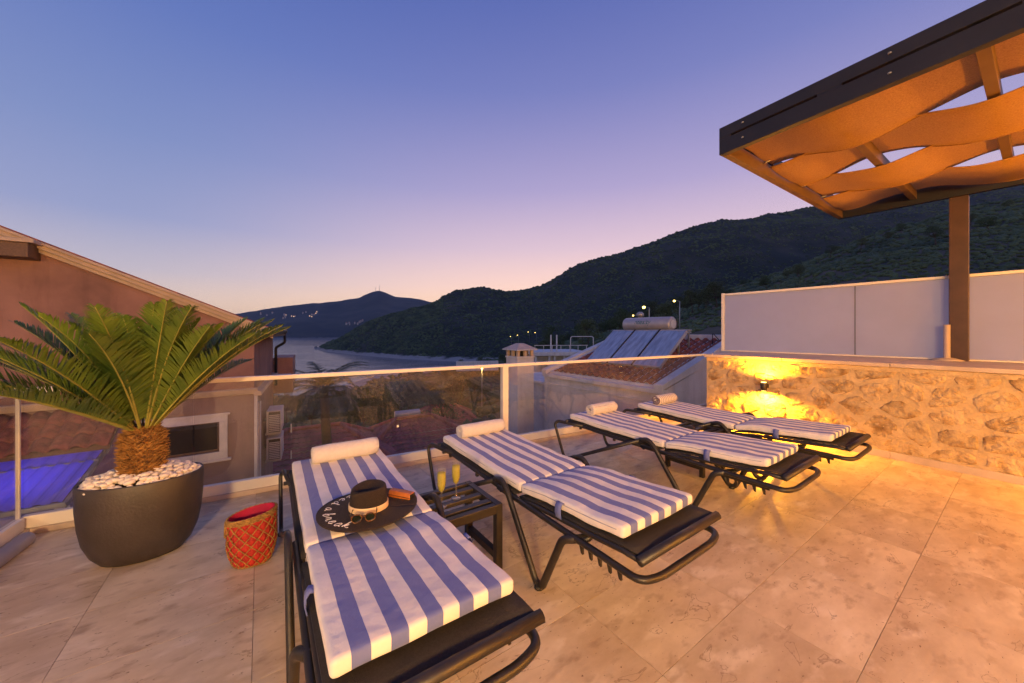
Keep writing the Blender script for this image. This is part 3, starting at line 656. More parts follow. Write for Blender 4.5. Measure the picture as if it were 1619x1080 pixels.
# towels
def towel(i, label, mat, s, t, ln, r, turns, flat=.88, skew=0, nz=.004):
    p = on_lounger(i, s, t, r*flat-.006); o = tag(link('rolled_towel', None), label, 'towel', 'rolled towels on the loungers'); o.location = p; o.rotation_euler = (0, 0, LO[i][2]+skew)
    rows = []; n = int(turns*22)
    for k in range(n+1):
        th_ = 2*math.pi*turns*k/n; rr = .012+(r-.012)*(k/n); row = []
        for j in range(15):
            y = (j/14-.5)*ln; e = 1-.10*abs(2*j/14-1)**8
            q = rr*e+nz*noise.noise(V(th_*1.1, y*9, i*5.0))*(.3+k/n)
            row.append(V(math.cos(-th_+R(-60))*q, y+.006*noise.noise(V(th_*.8, 3, i)), math.sin(-th_+R(-60))*q*flat))
        rows.append(row)
    b = MB().grid(rows).build('rolled_towel', mat, None, True)
    md = b.modifiers.new('solid', 'SOLIDIFY'); md.thickness = .010; md.offset = -1
    b.location = p; b.rotation_euler = o.rotation_euler; tag(b, label, 'towel', 'rolled towels on the loungers'); bpy.data.objects.remove(o); b.name = 'rolled_towel'; return b
towel(0, 'thick plain white rolled towel on the lounger nearest the viewer', M['towel'], .115, .035, .43, .066, 3.4)
towel(1, 'plain white rolled towel on the lounger beside the two flutes', M['towel'], .13, .02, .43, .062, 3.4)
towel(2, 'rolled white towel with small dots on the third lounger', M['towel_dots'], .16, .05, .40, .062, 3.2)
towel(3, 'rolled white towel with thin dark bands on the farthest lounger', M['towel_bands'], .17, .03, .38, .062, 3.2)

# side tables
def side_table(label, loc, rz, a, b, h):
    t = thing('side_table', label, 'side table', loc, rz, 'slatted side tables'); lg = .042
    for sx in (-1, 1):
        for sy in (-1, 1): MB().b2((sx*(a/2)-(sx > 0)*lg, sy*(b/2)-(sy > 0)*lg, 0), (sx*(a/2)+(sx < 0)*lg, sy*(b/2)+(sy < 0)*lg, h)).build('leg', M['dark'], t, bevel=.004)
        MB().b2((sx*a/2-(sx > 0)*.038, -b/2+lg, h-.052), (sx*a/2+(sx < 0)*.038, b/2-lg, h-.002)).build('apron', M['dark'], t, bevel=.003)
        MB().b2((sx*a/2-(sx > 0)*.036, -b/2+lg, .07), (sx*a/2+(sx < 0)*.036, b/2-lg, .112)).build('stretcher', M['dark'], t, bevel=.003)
    for sy in (-1, 1): MB().b2((-a/2+lg, sy*b/2-(sy > 0)*.038, h-.052), (a/2-lg, sy*b/2+(sy < 0)*.038, h-.002)).build('apron', M['dark'], t, bevel=.003)
    n = 3
    for k in range(n):
        y = -b/2+.038+(b-.076)*(k+.5)/n; MB().b2((-a/2+.038, y-.022, h-.03), (a/2-.038, y+.022, h-.006)).build('slat', M['dark'], t, bevel=.003)
    return t
TZ = .40
c1 = fl(795, 795.6, TZ); tr = R(-55+90); ta = V(math.cos(tr), math.sin(tr), 0); tb = V(-ta.y, ta.x, 0)
T1 = c1-ta*.23+tb*.20; T1.z = 0
side_table('dark slatted side table carrying two champagne flutes', T1, tr, .46, .40, TZ)
c2 = V(1.86, 3.69, 0)+ta*.24+tb*.16
c2 = fl(1107, 755, 0)+ta*.22+tb*.17; side_table('dark slatted side table between the two farther loungers', c2, tr, .44, .40, TZ)

# flutes
def flute(label, p):
    t = thing('champagne_flute', label, 'glass', p, 0, 'flutes of yellow drink')
    MB().lathe([(.0, .0), (.030, .0), (.031, .002), (.012, .005), (.0045, .012), (.004, .075), (.007, .083), (.018, .10), (.0245, .13), (.0255, .17), (.0235, .222)], 24, cap=False).build('glass', M['flute'], t, True)
    MB().lathe([(.004, .086), (.0165, .101), (.0232, .13), (.0243, .17), (.0236, .195)], 24).build('drink', M['drink'], t, True)
    return t
p1 = fl(721, 786, TZ); p2 = fl(698, 800, TZ); d_ = V(0, 0, .0)
flute('flute of yellow drink nearer the middle of the side table', (p1.x, p1.y, TZ-.005))
flute('flute of yellow drink at the left edge of the side table', (p2.x, p2.y, TZ-.005))

# ------------------------------------------------------------------ hat, sunglasses, case
hp = fl(583, 806, .497); hp.z = .492; hz = 0.0
hat = thing('sun_hat', 'wide dark straw sun hat with white script lettering and cream band', 'hat', hp, 0)
def brim_z(r, a): return .016+.030*max(0, (r-.09)/.15)*(.35*math.sin(a+2.2)+.25*math.sin(2*a+1))*.6
rows = []
for k in range(9):
    r = .085+(.238-.085)*k/8; rows.append([V(r*math.cos(a), r*math.sin(a)*.97, brim_z(r, a)) for a in np.linspace(0, 2*math.pi, 61)])
o = MB().grid(rows).build('brim', M['hat'], hat, True); md = o.modifiers.new('solid', 'SOLIDIFY'); md.thickness = .006
rows = []
prof = [(1.0, .012), (1.0, .035), (.975, .075), (.94, .110), (.90, .126), (.84, .131), (.72, .124), (.5, .108), (.25, .098), (.02, .096)]
for r, z in prof:
    row = []
    for a in np.linspace(0, 2*math.pi, 49):
        x, y = r*.092*math.cos(a), r*.084*math.sin(a); pz = z
        if z > .1: pz -= .016*max(0, -math.cos(a-.5))*(1-r)*1.2+.010*max(0, math.cos(a-3.6))
        row.append(V(x, y, pz))
    rows.append(row)
MB().grid(rows).build('crown', M['hat'], hat, True)
rows = [[V(rr*.0925*math.cos(a), rr*.0845*math.sin(a), z) for a in np.linspace(0, 2*math.pi, 49)] for rr, z in ((1.02, .017), (1.035, .02), (1.03, .048), (1.0, .05))]
MB().grid(rows).build('hat_band', M['cream'], hat, True)
G = {'n': [(0, .5), (.15, 1), (.2, 0), (.27, .7), (.5, 1), (.65, .8), (.7, .1), (.9, 0), (1.1, .4)], 'e': [(0, .3), (.6, .6), (.65, .9), (.4, 1), (.15, .7), (.15, .25), (.45, 0), (.9, .25)],
     'd': [(.75, .8), (.45, 1), (.15, .7), (.1, .25), (.4, 0), (.7, .3), (.9, 1.8), (.75, .3), (.95, 0), (1.1, .2)], 'a': [(.75, .85), (.45, 1), (.1, .6), (.15, .1), (.45, 0), (.75, .5), (.78, .9), (.75, .15), (1.05, .1)],
     'b': [(0, .3), (.38, 1.7), (.2, 1.75), (.1, .1), (.35, 0), (.7, .3), (.65, .8), (.4, .9), (.2, .6)], 'r': [(0, .3), (.2, 1.05), (.3, .9), (.6, .9), (.55, .2), (.8, 0), (1, .2)],
     'k': [(0, .3), (.38, 1.8), (.15, 1.6), (.1, 0), (.15, .6), (.5, 1), (.55, .7), (.2, .5), (.6, .1), (1, .1)]}
ang = R(122)
for ch in 'need a break':
    if ch == ' ': ang += R(9); continue
    P = []
    for x, y in G[ch]:
        a = ang+(x+.22*y)*.031/.17; r = .222-.014-(y)*.031; P.append(V(r*math.cos(a), r*.97*math.sin(a), brim_z(r, a)+.0055))
    MB().tube(fillet(P, .012, 4), .0021, 6).build('letter', M['letter'], hat, True)
    ang += R(12.8)
# sunglasses lying on the front of the brim
sg_ = thing('sunglasses', 'tortoiseshell sunglasses lying on the front brim of the hat', 'sunglasses', hp+V(.035, -.150, .022), R(18)); sg_.scale = (.82, .82, .82)
for x in (-.036, .036):
    el = [V(x+.028*math.cos(a)*(1 if abs(math.cos(a)) < .9 else .97), -.004-.004*abs(math.sin(a)), .027+.023*math.sin(a)) for a in np.linspace(0, 2*math.pi, 25)[:-1]]
    MB().tube(el, .0032, 6, closed=True).build('frame', M['tort'], sg_, True)
    MB().add([p+V(0, .001, 0) for p in el]+[p+V(0, -.001, 0) for p in el], [tuple(range(24)), tuple(range(47, 23, -1))]+[(i, (i+1) % 24, (i+1) % 24+24, i+24) for i in range(24)]).build('lens', M['lens'], sg_)
    s_ = 1 if x > 0 else -1
    MB().tube(fillet([V(x+s_*.029, 0, .036), V(x+s_*.033, .02, .036), V(x+s_*.030, .105, .030), V(x+s_*.026, .13, .012)], .01, 3), .0028, 6).build('temple', M['tort'], sg_, True)
MB().tube([V(-.010, -.006, .034), V(0, -.008, .038), V(.010, -.006, .034)], .003, 6).build('bridge', M['tort'], sg_, True)
cs = thing('glasses_case', 'small tan leather glasses case on the far side of the hat brim', 'case', hp+V(.135, .105, .018), R(-22))
b = MB(); pr = [(-.022, 0), (.022, 0), (.026, .02), (.016, .038), (-.016, .038), (-.026, .02)]
b.add([V(-.07, y, z) for y, z in pr]+[V(.07, y, z) for y, z in pr], [tuple(range(5, -1, -1)), tuple(range(6, 12))]+[(i, (i+1) % 6, (i+1) % 6+6, i+6) for i in range(6)]); b.build('case_body', M['leather'], cs, bevel=.004)
MB().b2((-.071, -.0265, .0165), (.071, -.0245, .019)).build('lid_seam', M['black'], cs)
MB().b2((.0695, -.020, .006), (.0715, .020, .034)).build('end_panel', M['black'], cs)

# ------------------------------------------------------------------ planter with pebbles and cycad
PA = R(29.7); pc = V(-2.33, 2.29, 0)
pl = thing('planter', 'large dark oval planter filled with white pebbles', 'planter', pc, PA)
prof = [(.58, 0), (.66, .008), (.80, .06), (.91, .14), (.97, .24), (1.0, .35), (1.01, .49), (.995, .497), (.965, .495), (.955, .475), (.94, .42)]
MB().lathe(prof, 64, .292, .205).build('pot', M['planter'], pl, True)
MB().lathe([(.93, .44), (.6, .455), (.01, .46)], 40, .292, .205, cap=False).build('soil', M['bark'], pl, True)
import bmesh
def pebble_mesh(k):
    bm = bmesh.new(); bmesh.ops.create_icosphere(bm, subdivisions=2, radius=1)
    for v in bm.verts:
        d = v.co.normalized(); v.co *= 1+.22*noise.noise(d*1.3+V(k*7, 0, 0))
        v.co.z *= .68
    m = bpy.data.meshes.new('pebble'); bm.to_mesh(m); bm.free(); m.materials.append(M['pebble']); m.polygons.foreach_set('use_smooth', [True]*len(m.polygons)); return m
peb = [pebble_mesh(k) for k in range(6)]
cnt = 0
for lay, nn in ((0, 150), (1, 110)):
    pts = []
    tries = 0
    while len(pts) < nn and tries < 6000:
        tries += 1; a = random.uniform(0, 6.283); r = math.sqrt(random.random())*(.93 if lay == 0 else .84)
        x, y = .292*r*math.cos(a), .205*r*math.sin(a)
        if math.hypot(x, y) < .095: continue
        if any((x-q[0])**2+(y-q[1])**2 < (.021 if lay == 0 else .023)**2 for q in pts): continue
        pts.append((x, y, r))
    for x, y, r in pts:
        o = link('pebble', random.choice(peb), pl); s = random.uniform(.014, .023); o.scale = (s*random.uniform(.9, 1.3), s, s)
        o.location = (x, y, .474+.020*lay+.070*(1-r)+random.uniform(-.004, .006)); o.rotation_euler = (random.uniform(-.4, .4), random.uniform(-.4, .4), random.uniform(0, 6.28))
cy = thing('cycad', 'sago cycad with shaggy brown trunk growing in the dark planter', 'plant', pc+V(.0, .0, .46), 0)
TH_ = .35
def tr_r(z): return .108*(1-.10*(z/TH_-.5)**2*4)*(1 if z < TH_*.8 else 1-.35*(z/TH_-.8)/.2)
MB().lathe([(tr_r(z)-.01, z) for z in np.linspace(0, TH_, 12)], 24).build('trunk', M['bark'], cy, True)
sb = MB()
for k in range(620):
    z = TH_*(k+.5)/620; a = k*2.39996; r = tr_r(z)-.012; d = V(math.cos(a), math.sin(a), 0); up = V(0, 0, 1); s = d.cross(up)
    dd = (d*1+up*random.uniform(.1, .9)+s*random.uniform(-.3, .3)).normalized(); L_ = random.uniform(.025, .042); wv = .010
    p = d*r+up*z; sb.add([p+s*wv, p-s*wv, p+up*wv*1.1, p-up*wv, p+dd*L_], [(0, 2, 4), (2, 1, 4), (1, 3, 4), (3, 0, 4)])
o = sb.build('leaf_base_scales', M['bark'], cy); o['kind'] = 'stuff'
def frond(az, e0, ln, k):
    P = []; e = e0+R(12); p = V(.045*math.cos(az), .045*math.sin(az), TH_-.03); n = 26; bend = R(14+random.uniform(0, 14)); wob = random.uniform(-.12, .12)
    for i in range(n+1):
        P.append(p.copy()); a2 = az+wob*i/n
        p = p+V(math.cos(a2)*math.cos(e), math.sin(a2)*math.cos(e), math.sin(e))*(ln/n); e -= bend/n*(i/n*1.7+.2)
    root = MB().tube(P, [.0065*(1-.75*i/n) for i in range(n+1)], 6).build('frond', M['rachis'], cy, True)
    lf = MB(); m = 84
    for q in range(m):
        f = .10+.90*q/(m-1); x = f*n; i = min(int(x), n-1); pt = P[i].lerp(P[i+1], x-i); d = (P[min(i+1, n)]-P[max(i-1, 0)]).normalized()
        s = d.cross(V(0, 0, 1)).normalized(); u_ = s.cross(d).normalized()
        l_ = .185*(math.sin(math.pi*min(1, .16+.80*f))**.7)*(.45+.55*min(1, (f-.05)/.25))
        for sg in (-1, 1):
            dr = (s*sg*.72+d*(.50+.45*f)+u_*(.48-.16*f)+V(random.uniform(-.12, .12), random.uniform(-.12, .12), random.uniform(-.12, .12))).normalized()
            wv = d.cross(dr).cross(dr).normalized()*.0045; a_ = pt; b_ = pt+dr*l_*.55; c_ = pt+dr*l_+V(0, 0, -.012)
            lf.add([a_-wv*.6, a_+wv*.6, b_+wv, b_-wv, c_], [(0, 1, 2, 3), (3, 2, 4)])
    lf.build('leaflets', M['frond'], root)['kind'] = 'stuff'
k = 0
for ring_, (cnt_, e_, ln_) in enumerate(((13, 24, .95), (14, 37, .95), (12, 51, .88), (8, 68, .76))):
    for i in range(cnt_):
        az = 2*math.pi*(i+.5*(ring_ % 2)+random.uniform(-.2, .2))/cnt_; frond(az, R(max(e_, 43 if math.cos(az) > .15 else 0)+random.uniform(-6, 6)), ln_*random.uniform(.9, 1.06), k); k += 1

# ------------------------------------------------------------------ basket
bc = fl(399, 888, 0); bk_ = thing('basket', 'small red basket netted with straw cord and lined in magenta', 'basket', bc, R(24))
HB = .30
def br(z): q = z/HB; return .70+.34*min(1, q*2.6)**.6-.03*max(0, q-.5)
def bpt(a, z, o=0): r = br(z)+o/.13; return V(.118*r*math.cos(a), .088*r*math.sin(a), z+.018*math.cos(a)*(z/HB))
nu, nv = 26, 9
rows = []
for i in range(46):
    z = .004+(HB-.02)*i/45; row = []
    for j in range(nu*6+1):
        a = 2*math.pi*j/(nu*6); uu = a/(2*math.pi)*nu; vv = z/HB*nv
        c = abs(math.sin(math.pi*(uu+vv)/2))*abs(math.sin(math.pi*(uu-vv)/2)); row.append(bpt(a, z, .011*c**.7-.002))
    rows.append(row)
MB().grid(rows).build('woven_body', M['red'], bk_, True)
MB().lathe([(.69, .003), (.3, .003), (.01, .003)], 40, .118, .088).build('bottom', M['red'], bk_)
net = MB()
for sg in (-1, 1):
    for j in range(nu//2):
        a0 = 4*math.pi*j/nu; P = []
        for i in range(37):
            z = .006+(HB-.03)*i/36; a = a0+sg*(z/HB*nv)/nu*2*math.pi; P.append(bpt(a, z, .0055+.002*math.sin(i*2.1+sg)))
        net.tube(P, .0031, 5)
o = net.build('straw_net', M['straw'], bk_, True); o['kind'] = 'stuff'
for k in range(4):
    z = HB-.026+.0085*k; P = []
    for j in range(96):
        a = 2*math.pi*j/96; q = bpt(a, z, .004+.003*math.sin(a*30+k*math.pi)); P.append(q+V(0, 0, .002*math.cos(a*30+k*math.pi)))
    MB().tube(P, .0052, 6, closed=True).build('rim_braid', M['straw'], bk_, True)
P = [bpt(2*math.pi*j/40, .008, .003) for j in range(40)]; MB().tube(P, .005, 6, closed=True).build('base_braid', M['straw'], bk_, True)
rows = []
for i in range(12):
    z = HB+.004-(HB-.02)*i/11; rows.append([bpt(a, max(z, .01), -.007-.004*i/11+.006*noise.noise(V(math.cos(a)*3, math.sin(a)*3, z*9))) for a in np.linspace(0, 2*math.pi, 49)])
MB().grid(rows).build('lining', M['lining'], bk_, True)
P = [bpt(math.pi+R(8)*q/6, HB-.03-.006*q, .011) for q in range(7)]; MB().tube([bpt(math.pi+.05, HB-.01, .010), bpt(math.pi+.02, HB-.06, .014), bpt(math.pi+.08, HB-.11, .012)], .006, 6).build('handle_stub', M['straw'], bk_, True)

# ------------------------------------------------------------------ neighbour house on the left (gable end)
# local frame: x along the gable wall away to the left, -y ... outward normal is +y here, z up
HC = at(402, 600, 8.0); HC.z = 0
hd = V(-.826, -.564, 0); hn = V(.564, -.826, 0)
hs = V(-.48, .877, 0)      # side wall running back
nh = thing('neighbour_house', 'terracotta stucco gable house with cream eaves beyond the left balustrade', 'house', HC, 0)
def H(t, n, z): return hd*t+hn*n+V(0, 0, z)
ZR, SL = 1.50, .449
def quadwall(name, P, mat, th=.25, nrm=None):
    nrm = nrm if nrm is not None else hn
    k = len(P); return MB().add(P+[p-nrm*th for p in P], [tuple(range(k)), tuple(range(2*k-1, k-1, -1))]+[(i, i+k, (i+1) % k+k, (i+1) % k) for i in range(k)]).build(name, mat, nh)
quadwall('upper_wall', [H(0, 0, .15), H(7, 0, .15), H(7, 0, ZR+7*SL-.1), H(0, 0, ZR-.06)], M['stucco'])
# lower wall with the window opening
wt0, wt1, wz0, wz1 = .60, 1.62, -1.13, -.50
for P in ([H(0, 0, -6.2), H(7, 0, -6.2), H(7, 0, wz0), H(0, 0, wz0)], [H(0, 0, wz1), H(7, 0, wz1), H(7, 0, .03), H(0, 0, .03)], [H(0, 0, wz0), H(wt0, 0, wz0), H(wt0, 0, wz1), H(0, 0, wz1)], [H(wt1, 0, wz0), H(7, 0, wz0), H(7, 0, wz1), H(wt1, 0, wz1)]):
    quadwall('lower_wall', P, M['stucco2'])
def hbox(name, t0, t1, n0, n1, z0, z1, mat, parent=None, bevel=.008):
    return MB().hexa([H(t0, n0, z0), H(t1, n0, z0), H(t1, n1, z0), H(t0, n1, z0), H(t0, n0, z1), H(t1, n0, z1), H(t1, n1, z1), H(t0, n1, z1)][::1]).build(name, mat, parent or nh, bevel=bevel)
for z0, z1, p in ((.03, .07, .05), (.07, .13, .09), (.13, .16, .13)): hbox('string_course', -.06, 7, -.02, p, z0, z1, M['trim'])
wd = link('window', None, nh)
hbox('frame', wt0-.14, wt1+.14, .0, .045, wz0-.15, wz0, M['frame'], wd); hbox('frame', wt0-.14, wt1+.14, .0, .045, wz1, wz1+.14, M['frame'], wd)
hbox('frame', wt0-.14, wt0, .0, .043, wz0, wz1, M['frame'], wd); hbox('frame', wt1, wt1+.14, .0, .043, wz0, wz1, M['frame'], wd)
hbox('sill', wt0-.20, wt1+.20, .0, .075, wz0-.20, wz0-.15, M['frame'], wd); hbox('head_moulding', wt0-.18, wt1+.18, .0, .07, wz1+.14, wz1+.18, M['frame'], wd)
hbox('sash', wt0, wt0+.04, -.10, -.06, wz0, wz1, M['wood'], wd); hbox('sash', wt1-.04, wt1, -.10, -.06, wz0, wz1, M['wood'], wd); hbox('sash', wt0+.04, wt1-.04, -.10, -.06, wz1-.04, wz1, M['wood'], wd); hbox('sash', wt0+.04, wt1-.04, -.10, -.06, wz0, wz0+.04, M['wood'], wd)
hbox('pane', wt0+.04, wt1-.04, -.09, -.08, wz0+.04, wz1-.04, M['winglass'], wd, 0)
# raking eaves: stepped cream mouldings following the roof slope, then the tile edge
def rake(n0, n1, h0, h1, mat, name, t0=-.35, t1=7):
    P = [H(t, n, ZR+t*SL+h) for h in (h0, h1) for t, n in ((t0, n0), (t1, n0), (t1, n1), (t0, n1))]; return MB().hexa(P).build(name, mat, nh, bevel=.006)
rake(-.2, .08, -.10, -.03, M['trim'], 'eaves_moulding'); rake(-.2, .14, -.03, .05, M['trim'], 'eaves_moulding'); rake(-.2, .19, .05, .10, M['trim'], 'eaves_moulding')
rf = rake(-4.5, .17, .102, .125, M['tile'], 'roof')
MB().hexa([H(t, n, z) for z in (2.62, 2.86) for t, n in ((3.02, .0), (5.5, .0), (5.5, .42), (3.02, .42))]).build('eave_beam', M['wood'], nh, bevel=.01)
MB().hexa([H(t, n, z) for z in (2.86, 2.92) for t, n in ((2.95, .0), (5.5, .0), (5.5, .46), (2.95, .46))]).build('eave_board', M['trim'], nh, bevel=.006)
# eaves end, gutter
def S(t, n, z): return hs*t+V(.877, .48, 0)*n+V(0, 0, z)
def sbox(name, t0, t1, n0, n1, z0, z1, mat, parent=None, bevel=.006):
    return MB().hexa([S(t0, n0, z0), S(t1, n0, z0), S(t1, n1, z0), S(t0, n1, z0), S(t0, n0, z1), S(t1, n0, z1), S(t1, n1, z1), S(t0, n1, z1)]).build(name, mat, parent or nh, bevel=bevel)
sbox('side_wall', .0, 4.2, -.25, 0, -6.2, ZR-.2, M['stucco'], bevel=0)
sbox('eaves_soffit', -.1, 4.2, .0, .36, ZR-.22, ZR-.16, M['wood']); sbox('gutter', -.12, 4.2, .30, .40, ZR-.15, ZR-.05, M['black'], bevel=.02)
MB().tube(fillet([S(3.9, .34, ZR-.15), S(3.9, .34, ZR-.45), S(3.9, .10, ZR-.6), S(3.9, .10, -.3)], .06, 4), .04, 8).build('downpipe', M['black'], nh, True)
sbox('balcony_parapet', 4.2, 6.0, .0, .55, -.6, .55, M['stucco']); sbox('corner_board', -.02, .10, .0, .06, -6, .0, M['frame']); sbox('window_surround', .55, .72, .0, .05, -3.0, -.25, M['frame'])
sbox('ledge', -.1, 4.2, .0, .14, .0, .10, M['trim']); sbox('ledge_shade', 3.2, 4.6, .0, .5, -.02, .03, M['render'])
# two air conditioners stacked on the side wall
for zc, lb in ((-.92, 'upper white air conditioner on the side of the terracotta house'), (-1.62, 'lower white air conditioner on the side of the terracotta house')):
    base = HC+S(1.75, .06, zc); ac = thing('air_conditioner', lb, 'air conditioner', base, math.atan2(hs.y, hs.x), 'air conditioners on the neighbour house')
    MB().b2((-.40, -.36, -.29), (.40, -.03, .29)).build('casing', M['acgrey'], ac, bevel=.02)
    for k in range(11): MB().b2((-.407, -.32, -.24+.044*k), (-.401, -.09, -.212+.044*k)).build('louvre', M['frame'], ac)
    MB().b2((-.4035, -.33, -.26), (-.4005, -.08, .26)).build('coil', M['black'], ac)
    MB().tube([V(.21*math.cos(a), -.362, .21*math.sin(a)) for a in np.linspace(0, 6.283, 25)[:-1]], .012, 6, closed=True).build('fan_ring', M['acgrey'], ac, True)
    MB().lathe([(.2, 0), (.2, .004)], 24).build('fan_grille', M['black'], ac); o = list(ac.children)[-1]; o.location = (0, -.3605, 0); o.rotation_euler = (R(90), 0, 0)
    MB().b2((-.35, -.34, -.33), (.35, .0, -.30)).build('bracket', M['frame'], ac)
# tiled lean-to and the blue-lit canopy below it
lt = thing('tiled_canopy', 'lean-to canopy of clay pan tiles on the terracotta house', 'canopy', HC, 0)
def stile():
    rows = []
    for i in range(4):
        row = []
        for j in range(11):
            x = j/10*.235; row.append(V(x, -i*.13, .034*math.sin(j/10*2*math.pi*1.0-.6)-i*.0))
        rows.append(row)
    return MB().grid(rows)
st_m = stile().mesh('roof_tile', M['tile'], True)
dn = (hn*.80+V(0, 0, -.42)).normalized(); Rm = Matrix((-hd, -dn, (-hd).cross(-dn))).transposed().to_4x4()
for r_ in range(3):
    for c_ in range(24):
        o = link('roof_tile', st_m, lt); p = H(2.02+.215*c_+.215, .0, -.06)+dn*(r_*.31)+V(0, 0, .05-.012*r_); o.matrix_local = Matrix.Translation(p) @ Rm
        md = o.modifiers.new('solid', 'SOLIDIFY'); md.thickness = .014
MB().hexa([H(2.0, 0, -.18), H(7, 0, -.18), H(7, .82, -.60), H(2.0, .82, -.60), H(2.0, 0, -.10), H(7, 0, -.10), H(7, .82, -.52), H(2.0, .82, -.52)]).build('deck', M['wood'], lt)
pcn = thing('polycarbonate_canopy', 'ribbed polycarbonate canopy lit blue and violet from below', 'canopy', HC, 0)
rows = []
for k in range(121):
    t = 2.15+k*.04; z = .022*(k % 4 in (1, 2)); rows.append([H(t, n, -.62-.20*(n-.3)+z) for n in (.3, 1.2, 2.1)])
MB().grid(rows).build('ribbed_sheet', M['poly'], pcn)
for t in (2.12, 3.6, 5.1): MB().beam(H(t, .3, -.66), H(t, 2.12, -1.03), .05, .07).build('rafter', M['lampmetal'], pcn, bevel=.004)
for n_ in (.9, 2.12): MB().beam(H(2.1, n_, -.64-.2*(n_-.3)), H(7, n_, -.64-.2*(n_-.3)), .05, .06).build('purlin', M['lampmetal'], pcn, bevel=.004)
MB().beam(H(2.15, 2.08, -1.05), H(2.15, 2.08, -6.2), .10, .10, up=(1, 0, 0)).build('post', M['frame'], pcn)
for t, lb in ((2.9, 'violet lamp panel under the near end of the polycarbonate canopy'), (4.5, 'violet lamp panel under the far end of the polycarbonate canopy')):
    ld = thing('led_panel', lb, 'lamp', HC+H(t, 1.2, -1.45), math.atan2(hn.y, hn.x), 'violet lamps under the canopy')
    MB().b2((-.6, -.5, -.04), (.6, .5, -.005)).build('panel', M['lampmetal'], ld, bevel=.005)
    l = bpy.data.lights.new('led_light', 'AREA'); l.energy = 13; l.color = (.16, .12, 1); l.shape = 'RECTANGLE'; l.size = 1.1; l.size_y = .9; lo = link('led_light', l, ld); lo.rotation_euler = (math.pi, 0, 0)

# ------------------------------------------------------------------ house with the solar water heater
E0 = V(3.218, 8.0, 0); sh = thing('solar_house', 'pale rendered house with clay tile roof and raised gable copings', 'house', E0, TA)
# local: x = up the roof (A), y = along the eave away (B)
RS = .306; ZE = .16
def roofz(x): return ZE+RS*x
RL, QL = 3.25, 3.74
MB().b2((.03, -.14, -6.2), (RL+2.4, QL+.14, ZE-.13)).build('wall', M['render'], sh)
MB().b2((.6, QL+.14, -6.2), (RL, QL+3.1, -.36)).build('annexe_wall', M['render'], sh); MB().b2((.5, QL+.14, -.36), (RL, QL+3.2, -.27)).build('annexe_coping', M['white'], sh, bevel=.01)
MB().b2((-.07, -.16, ZE-.13), (.16, QL+.16, ZE-.03)).build('eave_coping', M['white'], sh, bevel=.008)
MB().b2((.0, -.15, ZE-.35), (.025, QL+.15, ZE-.31)).build('render_band', M['white'], sh, bevel=.004)
tl = MB(); nrow = 16; pitch = .235; ncol = int(QL/pitch)
for r_ in range(nrow):
    x0, x1 = .12+r_*.205, .12+r_*.205+.235
    for c_ in range(ncol):
        y0 = .06+c_*pitch; rows = []
        for x, dz in ((x0, .042), (x1, .012)):
            rows.append([V(x+random.uniform(-.004, .004), y0+pitch*j/8, roofz(x)+dz+.038*math.sin(j/8*2*math.pi-.4)) for j in range(9)])
        tl.grid(rows, True)
        tl.add([p+V(0, 0, -.03) for p in rows[0]]+rows[0], [(j+1, j, j+9, j+10) for j in range(8)])
o = tl.build('roof_tiles', M['tile'], sh, True); o['kind'] = 'stuff'
MB().hexa([V(.1, 0, ZE-.06), V(RL, 0, roofz(RL)-.2), V(RL, QL, roofz(RL)-.2), V(.1, QL, ZE-.06), V(.1, 0, roofz(.1)), V(RL, 0, roofz(RL)), V(RL, QL, roofz(RL)), V(.1, QL, roofz(.1))]).build('roof_deck', M['render'], sh)
for y0, y1 in ((-.16, .06), (QL-.02, QL+.2)):
    MB().hexa([V(-.07, y0, ZE-.04), V(4.2, y0, roofz(4.2)-.30), V(4.2, y1, roofz(4.2)-.30), V(-.07, y1, ZE-.04), V(-.07, y0, roofz(-.07)+.10), V(4.2, y0, roofz(4.2)+.07), V(4.2, y1, roofz(4.2)+.07), V(-.07, y1, roofz(-.07)+.10)]).build('gable_coping', M['white'], sh, bevel=.012)
    MB().hexa([V(.02, y0+.03, -6), V(4.1, y0+.03, -6), V(4.1, y1-.03, -6), V(.02, y1-.03, -6), V(.02, y0+.03, ZE-.06), V(4.1, y0+.03, roofz(4.1)-.26), V(4.1, y1-.03, roofz(4.1)-.26), V(.02, y1-.03, ZE-.06)]).build('gable_wall', M['render'], sh)
MB().b2((RL, -.1, .6), (RL+.2, QL+.1, roofz(RL)+.16)).build('ridge_parapet', M['white'], sh, bevel=.01)
MB().tube(fillet([V(2.9, .25, roofz(2.9)), V(2.9, .25, roofz(2.9)+.32), V(2.75, .0, roofz(2.9)+.12)], .05, 4), .012, 6).build('cable', M['black'], sh, True)
